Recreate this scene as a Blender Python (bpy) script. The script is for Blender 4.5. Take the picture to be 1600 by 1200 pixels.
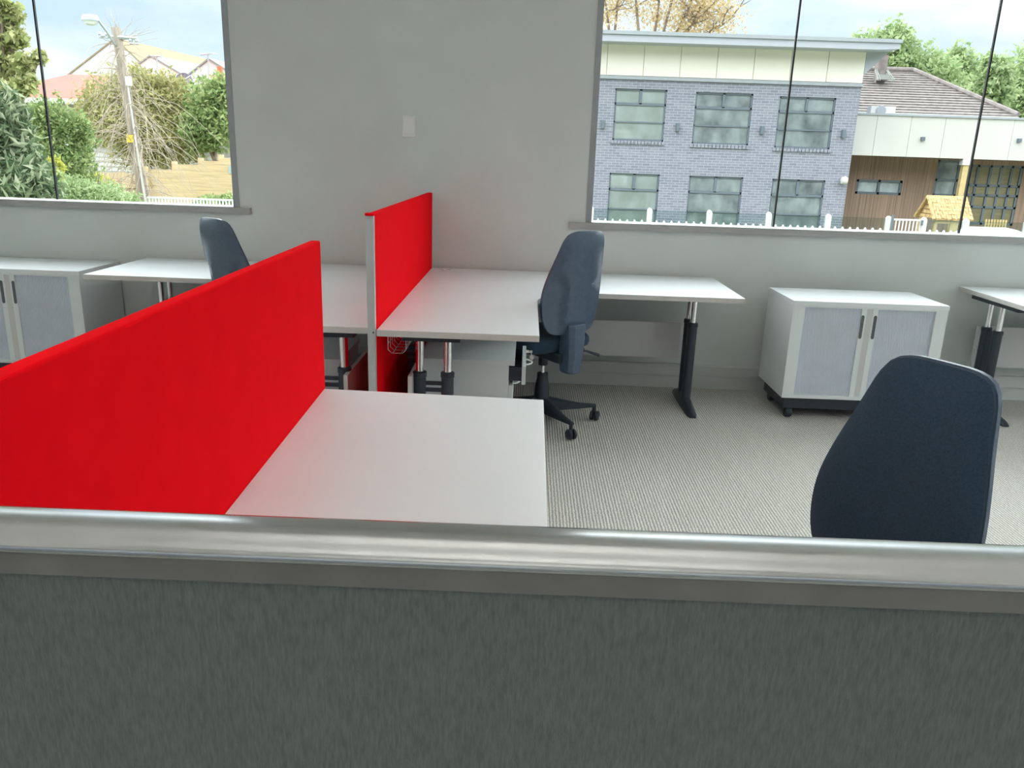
import bpy, bmesh, math, random
from mathutils import Vector, Matrix
import numpy as np

for o in list(bpy.data.objects):
    bpy.data.objects.remove(o, do_unlink=True)
scene = bpy.context.scene
COL = scene.collection
PI = math.pi

# ------------------------------------------------------------ camera
FPX, PITCH, ROLL, YAW, EYE = 1237.17, 0.27857, 0.03381, -0.011435, 1.415
def cam_axes():
    cy, sy = math.cos(YAW), math.sin(YAW)
    f = Vector((sy, cy, 0)); rt = Vector((cy, -sy, 0)); up0 = Vector((0, 0, 1))
    cp, sp = math.cos(PITCH), math.sin(PITCH)
    fw = f*cp - up0*sp; up = up0*cp + f*sp
    cr, sr = math.cos(ROLL), math.sin(ROLL)
    return rt*cr + up*sr, up*cr - rt*sr, fw
CX, CU, CF = cam_axes()
cam_data = bpy.data.cameras.new('camera')
cam = bpy.data.objects.new('camera', cam_data); COL.objects.link(cam)
m = Matrix((CX, CU, -CF)).transposed().to_4x4()
m.translation = Vector((0, 0, EYE))
cam.matrix_world = m
cam_data.sensor_width = 36.0
cam_data.lens = FPX/1600*36.0
cam_data.clip_start = 0.02; cam_data.clip_end = 400
scene.camera = cam
scene.view_settings.view_transform = 'Standard'
scene.view_settings.look = 'None'
scene.view_settings.gamma = 1.0
scene.view_settings.exposure = 0.0

def at(px, py, Y):
    """world point seen at photograph pixel (px, py) on the vertical plane y = Y (used to survey the far scenery)"""
    r = CX*((px-800)/FPX) - CU*((py-600)/FPX) + CF
    p = r*(Y/r.y)
    return Vector((p.x, p.y, p.z+EYE))

# ------------------------------------------------------------ world
w = bpy.data.worlds.new('sky'); scene.world = w; w.use_nodes = True
nt = w.node_tree; nt.nodes.clear()
def N(nt, t, **kw):
    n = nt.nodes.new(t)
    for k, v in kw.items():
        if k.startswith('i_'):
            n.inputs[k[2:].replace('_', ' ')].default_value = v
        else: setattr(n, k, v)
    return n
def ramp(nt, stops, interp='LINEAR'):
    r = nt.nodes.new('ShaderNodeValToRGB'); r.color_ramp.interpolation = interp
    els = r.color_ramp.elements
    while len(els) > 1: els.remove(els[-1])
    els[0].position = stops[0][0]; els[0].color = (*stops[0][1], 1)
    for p, c in stops[1:]:
        e = els.new(p); e.color = (*c, 1)
    return r
L = nt.links.new
tc = N(nt, 'ShaderNodeTexCoord')
mp = N(nt, 'ShaderNodeMapping'); mp.inputs['Scale'].default_value = (1.0, 1.0, 3.2)
no = N(nt, 'ShaderNodeTexNoise'); no.inputs['Scale'].default_value = 3.4; no.inputs['Detail'].default_value = 6; no.inputs['Roughness'].default_value = .55
L(tc.outputs['Generated'], mp.inputs['Vector']); L(mp.outputs['Vector'], no.inputs['Vector'])
cl = ramp(nt, [(.38, (.58, .74, .90)), (.50, (.70, .82, .92)), (.62, (.90, .96, 1.0))])
L(no.outputs['Fac'], cl.inputs['Fac'])
sp = N(nt, 'ShaderNodeSeparateXYZ'); L(tc.outputs['Generated'], sp.inputs[0])
zr = ramp(nt, [(0.0, (.30, .30, .30)), (.02, (1.0, 1.0, 1.0)), (.19, (1.0, 1.0, 1.0)), (.32, (7.5, 7.5, 7.5)), (.62, (7.5, 7.5, 7.5)), (.9, (3.2, 3.2, 3.2)), (1.0, (3, 3, 3))])
L(sp.outputs['Z'], zr.inputs['Fac'])
mul = N(nt, 'ShaderNodeMix', data_type='RGBA', blend_type='MULTIPLY'); mul.inputs[0].default_value = 1
L(cl.outputs['Color'], mul.inputs[6]); L(zr.outputs['Color'], mul.inputs[7])
# thin bright cloud on the side the windows look to, whiter higher up
zw = ramp(nt, [(.17, (0, 0, 0)), (.30, (1, 1, 1))]); L(sp.outputs['Z'], zw.inputs['Fac'])
wh = N(nt, 'ShaderNodeMix', data_type='RGBA'); wh.inputs[7].default_value = (.92, .97, 1.0, 1)
L(zw.outputs['Color'], wh.inputs[0]); L(cl.outputs['Color'], wh.inputs[6]); L(wh.outputs[2], mul.inputs[6])
yr = N(nt, 'ShaderNodeMapRange'); yr.inputs['From Min'].default_value = -1; yr.inputs['To Min'].default_value = .42; yr.inputs['To Max'].default_value = 1.12
L(sp.outputs['Y'], yr.inputs['Value'])
mul2 = N(nt, 'ShaderNodeMix', data_type='RGBA', blend_type='MULTIPLY'); mul2.inputs[0].default_value = 1
L(mul.outputs[2], mul2.inputs[6]); L(yr.outputs[0], mul2.inputs[7])
bg = N(nt, 'ShaderNodeBackground'); bg.inputs['Strength'].default_value = 1.15
L(mul2.outputs[2], bg.inputs['Color'])
wo = N(nt, 'ShaderNodeOutputWorld'); L(bg.outputs[0], wo.inputs[0])

# ------------------------------------------------------------ sun, softened by thin cloud
sl = bpy.data.lights.new('sun', 'SUN'); sl.energy = 0.9; sl.angle = math.radians(12); sl.color = (1, .95, .86)
so = bpy.data.objects.new('sun', sl); COL.objects.link(so)
so.rotation_euler = Vector((.35, .45, -.82)).to_track_quat('-Z', 'Y').to_euler()

# ------------------------------------------------------------ materials
def mat(name, color, rough=.6, metal=0.0, noise=None, bump=None, spec=None, coat=0, sheen=0):
    """noise=(scale, amount, detail[, stretch xyz]) varies the colour; bump=(scale, strength[, stretch])"""
    m = bpy.data.materials.new(name); m.use_nodes = True
    nt = m.node_tree; b = nt.nodes['Principled BSDF']
    b.inputs['Base Color'].default_value = (*color, 1); b.inputs['Roughness'].default_value = rough
    b.inputs['Metallic'].default_value = metal
    if spec is not None: b.inputs['Specular IOR Level'].default_value = spec
    if coat: b.inputs['Coat Weight'].default_value = coat
    if sheen: b.inputs['Sheen Weight'].default_value = sheen
    tc = nt.nodes.new('ShaderNodeTexCoord')
    if noise:
        mp = nt.nodes.new('ShaderNodeMapping')
        if len(noise) > 3: mp.inputs['Scale'].default_value = noise[3]
        n = nt.nodes.new('ShaderNodeTexNoise'); n.inputs['Scale'].default_value = noise[0]; n.inputs['Detail'].default_value = noise[2]
        a = noise[1]
        r = ramp(nt, [(.3, tuple(max(0, c*(1-a)) for c in color)), (.7, tuple(min(1, c*(1+a)) for c in color))])
        nt.links.new(tc.outputs['Object'], mp.inputs[0]); nt.links.new(mp.outputs[0], n.inputs['Vector'])
        nt.links.new(n.outputs['Fac'], r.inputs['Fac']); nt.links.new(r.outputs['Color'], b.inputs['Base Color'])
    if bump:
        mp2 = nt.nodes.new('ShaderNodeMapping')
        if len(bump) > 2: mp2.inputs['Scale'].default_value = bump[2]
        n2 = nt.nodes.new('ShaderNodeTexNoise'); n2.inputs['Scale'].default_value = bump[0]; n2.inputs['Detail'].default_value = 4
        bp = nt.nodes.new('ShaderNodeBump'); bp.inputs['Strength'].default_value = bump[1]; bp.inputs['Distance'].default_value = .01
        nt.links.new(tc.outputs['Object'], mp2.inputs[0]); nt.links.new(mp2.outputs[0], n2.inputs['Vector'])
        nt.links.new(n2.outputs['Fac'], bp.inputs['Height']); nt.links.new(bp.outputs['Normal'], b.inputs['Normal'])
    return m

M = {}
M['wall'] = mat('painted_wall', (.655, .695, .675), .7, noise=(3, .03, 3), bump=(220, .06))
M['ceiling'] = mat('ceiling_paint', (.80, .80, .78), .85, noise=(6, .02, 2))
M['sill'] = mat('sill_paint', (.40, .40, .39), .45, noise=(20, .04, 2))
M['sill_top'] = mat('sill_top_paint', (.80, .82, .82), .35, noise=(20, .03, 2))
M['frame'] = mat('window_aluminium', (.34, .37, .38), .4, .3, noise=(30, .04, 2))
M['silicone'] = mat('black_joint', (.012, .015, .016), .5, noise=(50, .1, 2))
M['laminate'] = mat('white_laminate', (.80, .845, .865), .38, noise=(5, .012, 2), bump=(400, .03))
M['edge'] = mat('edge_band', (.60, .59, .56), .45, noise=(40, .03, 2))
M['panel_grey'] = mat('modesty_panel', (.62, .62, .62), .5, noise=(4, .02, 2))
M['red'] = mat('red_felt', (1.0, .004, .011), .95, noise=(14, .05, 6), bump=(900, .12), spec=.04)
M['alu'] = mat('anodised_post', (.60, .62, .63), .42, .35, noise=(20, .03, 2))
M['chrome'] = mat('chrome_tube', (.86, .87, .88), .16, 1.0, noise=(20, .03, 2))
M['black'] = mat('black_powder_coat', (.030, .041, .056), .42, noise=(60, .1, 2), bump=(500, .05))
M['plastic'] = mat('navy_black_shell', (.080, .120, .178), .27, noise=(40, .08, 2), bump=(700, .06))
M['cloth'] = mat('black_upholstery', (.032, .060, .094), .9, noise=(240, .2, 4), bump=(700, .2), sheen=.08, spec=.2)
M['tambour'] = mat('grey_tambour', (.58, .64, .72), .5, noise=(10, .04, 2))
M['cabinet'] = mat('cabinet_white', (.76, .81, .82), .45, noise=(5, .02, 2))
M['dark_slot'] = mat('dark_recess', (.10, .115, .125), .6, noise=(40, .1, 2))
M['white'] = mat('white_plastic', (.82, .82, .80), .4, noise=(20, .02, 2))
M['wire'] = mat('zinc_wire', (.70, .70, .70), .3, 1.0, noise=(60, .05, 2))
M['greyfelt'] = mat('charcoal_felt', (.148, .166, .157), .95, noise=(95, .17, 8, (5, 5, 1.0)), bump=(400, .25, (3, 3, .7)), spec=.1)
M['label'] = mat('grey_label', (.35, .36, .33), .6, noise=(60, .2, 2))
M['key'] = mat('nickel_key', (.75, .74, .70), .3, .9, noise=(60, .05, 2))
M['skirt'] = mat('skirting_paint', (.57, .595, .575), .5, noise=(5, .03, 2))

def carpet_mat():
    m = bpy.data.materials.new('ribbed_carpet'); m.use_nodes = True; nt = m.node_tree; b = nt.nodes['Principled BSDF']
    b.inputs['Roughness'].default_value = .95; b.inputs['Specular IOR Level'].default_value = .1
    tc = nt.nodes.new('ShaderNodeTexCoord')
    # rows of loops running toward the windows, broken into stitches
    mp = nt.nodes.new('ShaderNodeMapping'); mp.inputs['Rotation'].default_value = (0, 0, .0)
    nt.links.new(tc.outputs['Object'], mp.inputs[0])
    nw = nt.nodes.new('ShaderNodeTexNoise'); nw.inputs['Scale'].default_value = 60; nw.inputs['Detail'].default_value = 3
    nt.links.new(mp.outputs[0], nw.inputs['Vector'])
    wv = nt.nodes.new('ShaderNodeTexWave'); wv.wave_type = 'BANDS'; wv.bands_direction = 'X'; wv.inputs['Scale'].default_value = 23; wv.inputs['Distortion'].default_value = 2.2; wv.inputs['Detail'].default_value = 2; wv.inputs['Detail Scale'].default_value = 2.5
    nt.links.new(mp.outputs[0], wv.inputs['Vector'])
    wv2 = nt.nodes.new('ShaderNodeTexWave'); wv2.wave_type = 'BANDS'; wv2.bands_direction = 'Y'; wv2.inputs['Scale'].default_value = 22; wv2.inputs['Distortion'].default_value = 3; wv2.inputs['Detail'].default_value = 2
    nt.links.new(mp.outputs[0], wv2.inputs['Vector'])
    a = nt.nodes.new('ShaderNodeMath'); a.operation = 'MULTIPLY'; nt.links.new(wv.outputs['Fac'], a.inputs[0])
    a2 = nt.nodes.new('ShaderNodeMath'); a2.operation = 'MULTIPLY_ADD'; nt.links.new(wv2.outputs['Fac'], a2.inputs[0]); a2.inputs[1].default_value = .45; a2.inputs[2].default_value = .55
    nt.links.new(a2.outputs[0], a.inputs[1])
    a3 = nt.nodes.new('ShaderNodeMath'); a3.operation = 'MULTIPLY_ADD'; nt.links.new(nw.outputs['Fac'], a3.inputs[0]); a3.inputs[1].default_value = .5; nt.links.new(a.outputs[0], a3.inputs[2])
    r = ramp(nt, [(.2, (.36, .355, .33)), (.62, (.54, .535, .495)), (1.0, (.72, .71, .665))])
    nt.links.new(a3.outputs[0], r.inputs['Fac']); nt.links.new(r.outputs['Color'], b.inputs['Base Color'])
    bp = nt.nodes.new('ShaderNodeBump'); bp.inputs['Strength'].default_value = .5; bp.inputs['Distance'].default_value = .006
    nt.links.new(a3.outputs[0], bp.inputs['Height']); nt.links.new(bp.outputs['Normal'], b.inputs['Normal'])
    return m
M['carpet'] = carpet_mat()

def rail_mat():
    m = mat('brushed_rail', (.50, .50, .49), .3, .95)
    nt = m.node_tree; b = nt.nodes['Principled BSDF']
    tc = nt.nodes.new('ShaderNodeTexCoord')
    # soft smudges and a few white chips
    n = nt.nodes.new('ShaderNodeTexNoise'); n.inputs['Scale'].default_value = 16; n.inputs['Detail'].default_value = 5
    r = ramp(nt, [(.3, (.44, .44, .43)), (.7, (.50, .505, .50))])
    v = nt.nodes.new('ShaderNodeTexNoise'); v.inputs['Scale'].default_value = 150; v.inputs['Detail'].default_value = 4
    r2 = ramp(nt, [(.765, (0, 0, 0)), (.78, (1, 1, 1))])
    mx = nt.nodes.new('ShaderNodeMix'); mx.data_type = 'RGBA'; mx.inputs[7].default_value = (.85, .85, .85, 1)
    for q in (n, v): nt.links.new(tc.outputs['Object'], q.inputs['Vector'])
    nt.links.new(n.outputs['Fac'], r.inputs['Fac']); nt.links.new(v.outputs['Fac'], r2.inputs['Fac'])
    nt.links.new(r2.outputs['Color'], mx.inputs[0]); nt.links.new(r.outputs['Color'], mx.inputs[6]); nt.links.new(mx.outputs[2], b.inputs['Base Color'])
    rr = nt.nodes.new('ShaderNodeMapRange'); rr.inputs['To Min'].default_value = .16; rr.inputs['To Max'].default_value = .22
    nt.links.new(n.outputs['Fac'], rr.inputs['Value']); nt.links.new(rr.outputs[0], b.inputs['Roughness'])
    return m
M['rail'] = rail_mat()

def glass_mat(name, tint=(.93, .97, .96), refl=.8):
    m = bpy.data.materials.new(name); m.use_nodes = True; nt = m.node_tree; nt.nodes.clear()
    o = nt.nodes.new('ShaderNodeOutputMaterial'); t = nt.nodes.new('ShaderNodeBsdfTransparent'); t.inputs[0].default_value = (*tint, 1)
    g = nt.nodes.new('ShaderNodeBsdfGlossy'); g.inputs['Roughness'].default_value = .01
    f = nt.nodes.new('ShaderNodeFresnel'); f.inputs['IOR'].default_value = 1.45
    mu = nt.nodes.new('ShaderNodeMath'); mu.operation = 'MULTIPLY'; mu.inputs[1].default_value = refl
    mx = nt.nodes.new('ShaderNodeMixShader')
    nt.links.new(f.outputs[0], mu.inputs[0]); nt.links.new(mu.outputs[0], mx.inputs[0])
    nt.links.new(t.outputs[0], mx.inputs[1]); nt.links.new(g.outputs[0], mx.inputs[2]); nt.links.new(mx.outputs[0], o.inputs[0])
    return m
M['glass'] = glass_mat('clear_window_glass', (.97, .985, .98), .25)
M['glass_far'] = glass_mat('far_window_glass', (.92, .95, .95), 1.2)
M['glass_fence'] = glass_mat('fence_glass', (.84, .90, .89), .8)

# exterior
def brick_mat(name, c1, c2, mortar, scale, bw=.5, rh=.25, ms=.02):
    m = mat(name, c1, .85); nt = m.node_tree; b = nt.nodes['Principled BSDF']
    tc = nt.nodes.new('ShaderNodeTexCoord'); mp = nt.nodes.new('ShaderNodeMapping'); mp.inputs['Rotation'].default_value = (PI/2, 0, 0)
    br = nt.nodes.new('ShaderNodeTexBrick'); br.inputs['Color1'].default_value = (*c1, 1); br.inputs['Color2'].default_value = (*c2, 1); br.inputs['Mortar'].default_value = (*mortar, 1)
    br.inputs['Scale'].default_value = scale; br.inputs['Mortar Size'].default_value = ms; br.inputs['Brick Width'].default_value = bw; br.inputs['Row Height'].default_value = rh; br.inputs['Mortar Smooth'].default_value = .3
    nt.links.new(tc.outputs['Object'], mp.inputs[0]); nt.links.new(mp.outputs[0], br.inputs['Vector']); nt.links.new(br.outputs['Color'], b.inputs['Base Color'])
    return m
M['brick'] = brick_mat('blue_grey_brick', (.190, .200, .250), (.245, .255, .305), (.42, .43, .47), 1.0, .27, .088, .007)
M['redbrick'] = brick_mat('red_brick', (.52, .16, .10), (.60, .22, .14), (.5, .4, .33), 1.0, .24, .09, .012)
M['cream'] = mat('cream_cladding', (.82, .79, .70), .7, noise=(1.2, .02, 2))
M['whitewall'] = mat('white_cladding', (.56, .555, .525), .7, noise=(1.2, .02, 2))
M['flash'] = mat('grey_flashing', (.34, .37, .40), .5, noise=(4, .05, 2))
M['fascia'] = mat('pale_fascia', (.40, .43, .48), .6, noise=(4, .03, 2))
M['extframe'] = mat('slate_window_frame', (.13, .16, .19), .5, noise=(8, .05, 2))
M['pane_pale'] = mat('pale_reflection_backing', (.88, .90, .82), .8, noise=(1.6, .22, 4, (1, 1, .8)))  # sky reflection and pale interior painted into a mottled backing
M['pane_hazy'] = mat('hazy_reflection_backing', (.78, .82, .84), .8, noise=(1.8, .55, 4, (1, 1, .8)))  # hazier backing, reflections and interior put into its colour
M['timber'] = mat('brown_cladding', (.27, .185, .135), .7, noise=(2.2, .35, 5, (16, 1, .2)))
M['pine'] = mat('new_pine', (.58, .45, .26), .7, noise=(3, .16, 5, (.5, 1, 9)))
M['paling'] = mat('weathered_paling', (.58, .45, .28), .85, noise=(3, .2, 5, (9, 1, .5)))
M['thatch'] = mat('shingle_straw', (.50, .34, .16), .85, noise=(7, .40, 5, (3, 1, 1)))
M['playwood'] = mat('play_wood', (.56, .43, .21), .7, noise=(5, .12, 4))
M['extwhite'] = mat('white_paint', (.62, .62, .61), .6, noise=(5, .02, 2))
M['grooftile'] = None
M['redroof'] = mat('faded_red_roof', (.38, .085, .055), .8, noise=(1.5, .12, 4))
M['tanroof'] = mat('tan_roof', (.30, .235, .145), .8, noise=(2.5, .12, 4, (1, 1, 6)))
M['greyroof'] = mat('pale_grey_roof', (.27, .285, .26), .8, noise=(2, .05, 4))
M['pole'] = mat('grey_timber_pole', (.36, .31, .26), .85, noise=(4, .3, 6, (6, 6, .5)), bump=(8, .4, (6, 6, .5)))
M['lamp'] = mat('lamp_casting', (.42, .47, .49), .5, .2, noise=(10, .05, 2))
M['lens'] = mat('lamp_lens', (.72, .76, .76), .3, noise=(10, .05, 2))
M['vine'] = mat('dead_vine', (.42, .36, .29), .9, noise=(5, .3, 3))
M['bark'] = mat('bark', (.22, .17, .13), .9, noise=(5, .3, 4))
M['yellow'] = mat('yellow_band', (.80, .62, .08), .6, noise=(9, .1, 3))
M['dish'] = mat('dish_grey', (.24, .33, .42), .5, noise=(5, .05, 2))
M['ground'] = mat('ground_cover', (.22, .24, .15), .95, noise=(.7, .3, 5))
M['tarp'] = mat('pale_tarp', (.34, .43, .45), .6, noise=(9, .08, 4))
def tile_mat():
    m = mat('roof_tiles', (.3, .26, .24), .85); nt = m.node_tree; b = nt.nodes['Principled BSDF']
    tc = nt.nodes.new('ShaderNodeTexCoord')
    n = nt.nodes.new('ShaderNodeTexNoise'); n.inputs['Scale'].default_value = 5; n.inputs['Detail'].default_value = 5
    r = ramp(nt, [(.3, (.15, .135, .125)), (.7, (.27, .24, .225))])
    nt.links.new(tc.outputs['Object'], n.inputs['Vector']); nt.links.new(n.outputs['Fac'], r.inputs['Fac']); nt.links.new(r.outputs['Color'], b.inputs['Base Color'])
    return m
M['grooftile'] = tile_mat()
def leaf_mat(name, a, b_, c):
    m = bpy.data.materials.new(name); m.use_nodes = True; nt = m.node_tree; nt.nodes.clear()
    o = nt.nodes.new('ShaderNodeOutputMaterial'); d = nt.nodes.new('ShaderNodeBsdfDiffuse'); tr = nt.nodes.new('ShaderNodeBsdfTranslucent')
    g = nt.nodes.new('ShaderNodeNewGeometry'); r = ramp(nt, [(0, a), (.5, b_), (1, c)])
    nt.links.new(g.outputs['Random Per Island'], r.inputs['Fac'])
    nt.links.new(r.outputs['Color'], d.inputs[0]); nt.links.new(r.outputs['Color'], tr.inputs[0])
    mx = nt.nodes.new('ShaderNodeMixShader'); mx.inputs[0].default_value = .42
    nt.links.new(d.outputs[0], mx.inputs[1]); nt.links.new(tr.outputs[0], mx.inputs[2]); nt.links.new(mx.outputs[0], o.inputs[0])
    return m
M['leaf_olive'] = leaf_mat('olive_leaves', (.22, .24, .085), (.37, .37, .17), (.56, .51, .26))
M['leaf_yellow_green'] = leaf_mat('yellow_green_leaves', (.28, .33, .12), (.43, .47, .22), (.60, .58, .32))
M['leaf_green'] = leaf_mat('green_leaves', (.15, .23, .085), (.29, .38, .16), (.48, .54, .27))
M['leaf_dark'] = leaf_mat('long_dark_leaves', (.07, .11, .06), (.20, .27, .15), (.50, .54, .38))
M['leaf_lime'] = leaf_mat('lime_leaves', (.38, .42, .10), (.54, .56, .15), (.66, .62, .16))
M['leaf_autumn'] = leaf_mat('autumn_leaves', (.44, .34, .16), (.58, .46, .26), (.68, .58, .38))
M['leaf_soft'] = leaf_mat('soft_green_leaves', (.22, .32, .14), (.36, .46, .23), (.50, .58, .35))

# ------------------------------------------------------------ helpers
def tag(o, label=None, cat=None, group=None, kind=None):
    if label: o['label'] = label
    if cat: o['category'] = cat
    if group: o['group'] = group
    if kind: o['kind'] = kind
    return o
def thing(name, label, cat, loc=(0, 0, 0), rz=0, group=None, kind=None):
    o = bpy.data.objects.new(name, None); COL.objects.link(o); o.location = loc; o.rotation_euler = (0, 0, rz); o.empty_display_size = .1
    return tag(o, label, cat, group, kind)
def root_loc(p):
    while p.parent: p = p.parent
    return p.location
def obj(name, bm, m, parent=None, smooth=False, bevel=0, local=False, seg=2):
    """link bm as one mesh; geometry is given in world coordinates unless local"""
    bmesh.ops.recalc_face_normals(bm, faces=bm.faces)
    if parent is not None and not local:
        v = root_loc(parent)
        if v.length: bmesh.ops.translate(bm, verts=bm.verts, vec=-v)
    me = bpy.data.meshes.new(name); bm.to_mesh(me); bm.free()
    for x in (m if isinstance(m, (list, tuple)) else [m]): me.materials.append(x)
    if smooth:
        for p in me.polygons: p.use_smooth = True
        try: me.set_sharp_from_angle(angle=math.radians(42))
        except Exception: pass
    o = bpy.data.objects.new(name, me); COL.objects.link(o)
    if parent is not None: o.parent = parent
    if bevel:
        b = o.modifiers.new('bevel', 'BEVEL'); b.width = bevel; b.segments = seg; b.limit_method = 'ANGLE'; b.angle_limit = math.radians(40)
    return o
def B(): return bmesh.new()
def box(bm, x0, x1, y0, y1, z0, z1, mi=0):
    vs = [bm.verts.new((x, y, z)) for x in (x0, x1) for y in (y0, y1) for z in (z0, z1)]
    for f in ((0, 1, 3, 2), (4, 6, 7, 5), (0, 4, 5, 1), (2, 3, 7, 6), (0, 2, 6, 4), (1, 5, 7, 3)):
        bm.faces.new([vs[i] for i in f]).material_index = mi
    return bm
def bx(*a, **k): return box(B(), *a, **k)
def hexa(bm, b4, t4, mi=0):
    v = [bm.verts.new(p) for p in list(b4)+list(t4)]
    for f in ((3, 2, 1, 0), (4, 5, 6, 7), (0, 1, 5, 4), (1, 2, 6, 5), (2, 3, 7, 6), (3, 0, 4, 7)):
        bm.faces.new([v[i] for i in f]).material_index = mi
    return bm
def prism(bm, pts, z0, z1, mi=0):
    lo = [bm.verts.new((x, y, z0)) for x, y in pts]; hi = [bm.verts.new((x, y, z1)) for x, y in pts]
    n = len(pts)
    bm.faces.new(lo[::-1]).material_index = mi; bm.faces.new(hi).material_index = mi
    for i in range(n): bm.faces.new([lo[i], lo[(i+1) % n], hi[(i+1) % n], hi[i]]).material_index = mi
    return bm
def extrude_poly(bm, pts3, vec, mi=0):
    a = [bm.verts.new(p) for p in pts3]; b = [bm.verts.new(Vector(p)+Vector(vec)) for p in pts3]; n = len(a)
    bm.faces.new(a[::-1]).material_index = mi; bm.faces.new(b).material_index = mi
    for i in range(n): bm.faces.new([a[i], a[(i+1) % n], b[(i+1) % n], b[i]]).material_index = mi
    return bm
def frame_of(d):
    d = d.normalized(); a = Vector((0, 0, 1)) if abs(d.z) < .9 else Vector((1, 0, 0))
    u = d.cross(a).normalized(); return u, d.cross(u).normalized()
def tube(bm, pts, r, seg=8, cap=True):
    pts = [Vector(p) for p in pts]; n = len(pts)
    rs = r if isinstance(r, (list, tuple)) else [r]*n
    rings = []
    u0 = None
    for i, p in enumerate(pts):
        d = (pts[min(i+1, n-1)]-pts[max(i-1, 0)])
        if u0 is None: u, v = frame_of(d)
        else:
            dn = d.normalized(); u = (u0-dn*u0.dot(dn)).normalized(); v = dn.cross(u)
        u0 = u
        rings.append([bm.verts.new(p+(u*math.cos(2*PI*k/seg)+v*math.sin(2*PI*k/seg))*rs[i]) for k in range(seg)])
    for i in range(n-1):
        for k in range(seg):
            bm.faces.new([rings[i][k], rings[i][(k+1) % seg], rings[i+1][(k+1) % seg], rings[i+1][k]])
    if cap:
        bm.faces.new(rings[0][::-1]); bm.faces.new(rings[-1])
    return bm
def lathe(bm, prof, c=(0, 0, 0), seg=24, axis='z'):
    rings = []
    for r, z in prof:
        ring = []
        for k in range(seg):
            a = 2*PI*k/seg
            q = Vector((r*math.cos(a), r*math.sin(a), z))
            if axis == 'x': q = Vector((q.z, q.x, q.y))
            if axis == 'y': q = Vector((q.x, q.z, q.y))
            ring.append(bm.verts.new(q+Vector(c)))
        rings.append(ring)
    for i in range(len(rings)-1):
        for k in range(seg): bm.faces.new([rings[i][k], rings[i][(k+1) % seg], rings[i+1][(k+1) % seg], rings[i+1][k]])
    bm.faces.new(rings[0][::-1]); bm.faces.new(rings[-1])
    return bm
def wall_with_holes(bm, x0, x1, z0, z1, y0, y1, holes):
    xs = sorted({x0, x1, *[min(max(v, x0), x1) for h in holes for v in h[:2]]}); zs = sorted({z0, z1, *[min(max(v, z0), z1) for h in holes for v in h[2:]]})
    def solid(i, j):
        if i < 0 or j < 0 or i >= len(xs)-1 or j >= len(zs)-1: return False
        cx, cz = (xs[i]+xs[i+1])/2, (zs[j]+zs[j+1])/2
        return not any(h[0] < cx < h[1] and h[2] < cz < h[3] for h in holes)
    def V(x, y, z): return bm.verts.new((x, y, z))
    for i in range(len(xs)-1):
        for j in range(len(zs)-1):
            if not solid(i, j): continue
            a, b, c, d = xs[i], xs[i+1], zs[j], zs[j+1]
            bm.faces.new([V(a, y0, c), V(b, y0, c), V(b, y0, d), V(a, y0, d)])
            bm.faces.new([V(a, y1, c), V(a, y1, d), V(b, y1, d), V(b, y1, c)])
            if not solid(i-1, j): bm.faces.new([V(a, y0, c), V(a, y0, d), V(a, y1, d), V(a, y1, c)])
            if not solid(i+1, j): bm.faces.new([V(b, y0, c), V(b, y1, c), V(b, y1, d), V(b, y0, d)])
            if not solid(i, j-1): bm.faces.new([V(a, y0, c), V(a, y1, c), V(b, y1, c), V(b, y0, c)])
            if not solid(i, j+1): bm.faces.new([V(a, y0, d), V(b, y0, d), V(b, y1, d), V(a, y1, d)])
    bmesh.ops.remove_doubles(bm, verts=bm.verts, dist=1e-5)
    return bm
def children(o): return [c for c in bpy.data.objects if c.parent == o]
def copy_tree(o, parent=None):
    c = o.copy(); COL.objects.link(c)
    if parent is not None: c.parent = parent
    for ch in children(o): copy_tree(ch, c)
    return c
def struct(name, bm, m, parent=None, **k):
    o = obj(name, bm, m, parent, **k)
    if parent is None: o['kind'] = 'structure'
    return o

# ============================================================ THE ROOM
WY = 5.02                       # inner face of the window wall
XL, XR, YB, ZC = -5.3, 6.2, -4.2, 3.10
W1 = (-5.2, -1.795, 1.058, 2.62); W2 = (.366, 6.1, 1.041, 2.62)
struct('floor', bx(XL-.2, XR+.2, YB-.2, WY+.2, -.12, 0), M['carpet'])
struct('ceiling', bx(XL-.2, XR+.2, YB-.2, WY+.2, ZC, ZC+.25), M['ceiling'])
struct('wall_back', wall_with_holes(B(), XL-.2, XR+.2, 0, ZC, WY, WY+.14, [W1, W2]), M['wall'])
struct('wall_left', bx(XL-.2, XL, YB-.2, WY, 0, ZC), M['wall'])
rw = wall_with_holes(B(), -WY, -YB+.2, 0, ZC, 0, .2, [(-4.6, .9, .9, 2.6)])
bmesh.ops.rotate(rw, verts=rw.verts, matrix=Matrix.Rotation(-PI/2, 3, 'Z')); bmesh.ops.translate(rw, verts=rw.verts, vec=(XR, 0, 0))
struct('wall_right', rw, M['wall'])
struct('wall_front', wall_with_holes(B(), XL, XR, 0, ZC, YB-.2, YB, [(-4.9, .3, .75, 2.55), (.7, 5.9, .75, 2.55)]), M['wall'])
struct('sun_shade_eave_1', bx(XL-1, XR+.2, YB-1.9, YB-.2, ZC+.02, ZC+.25), M['ceiling'])      # added unseen eave, keeps the sun out of the rear windows

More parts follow.
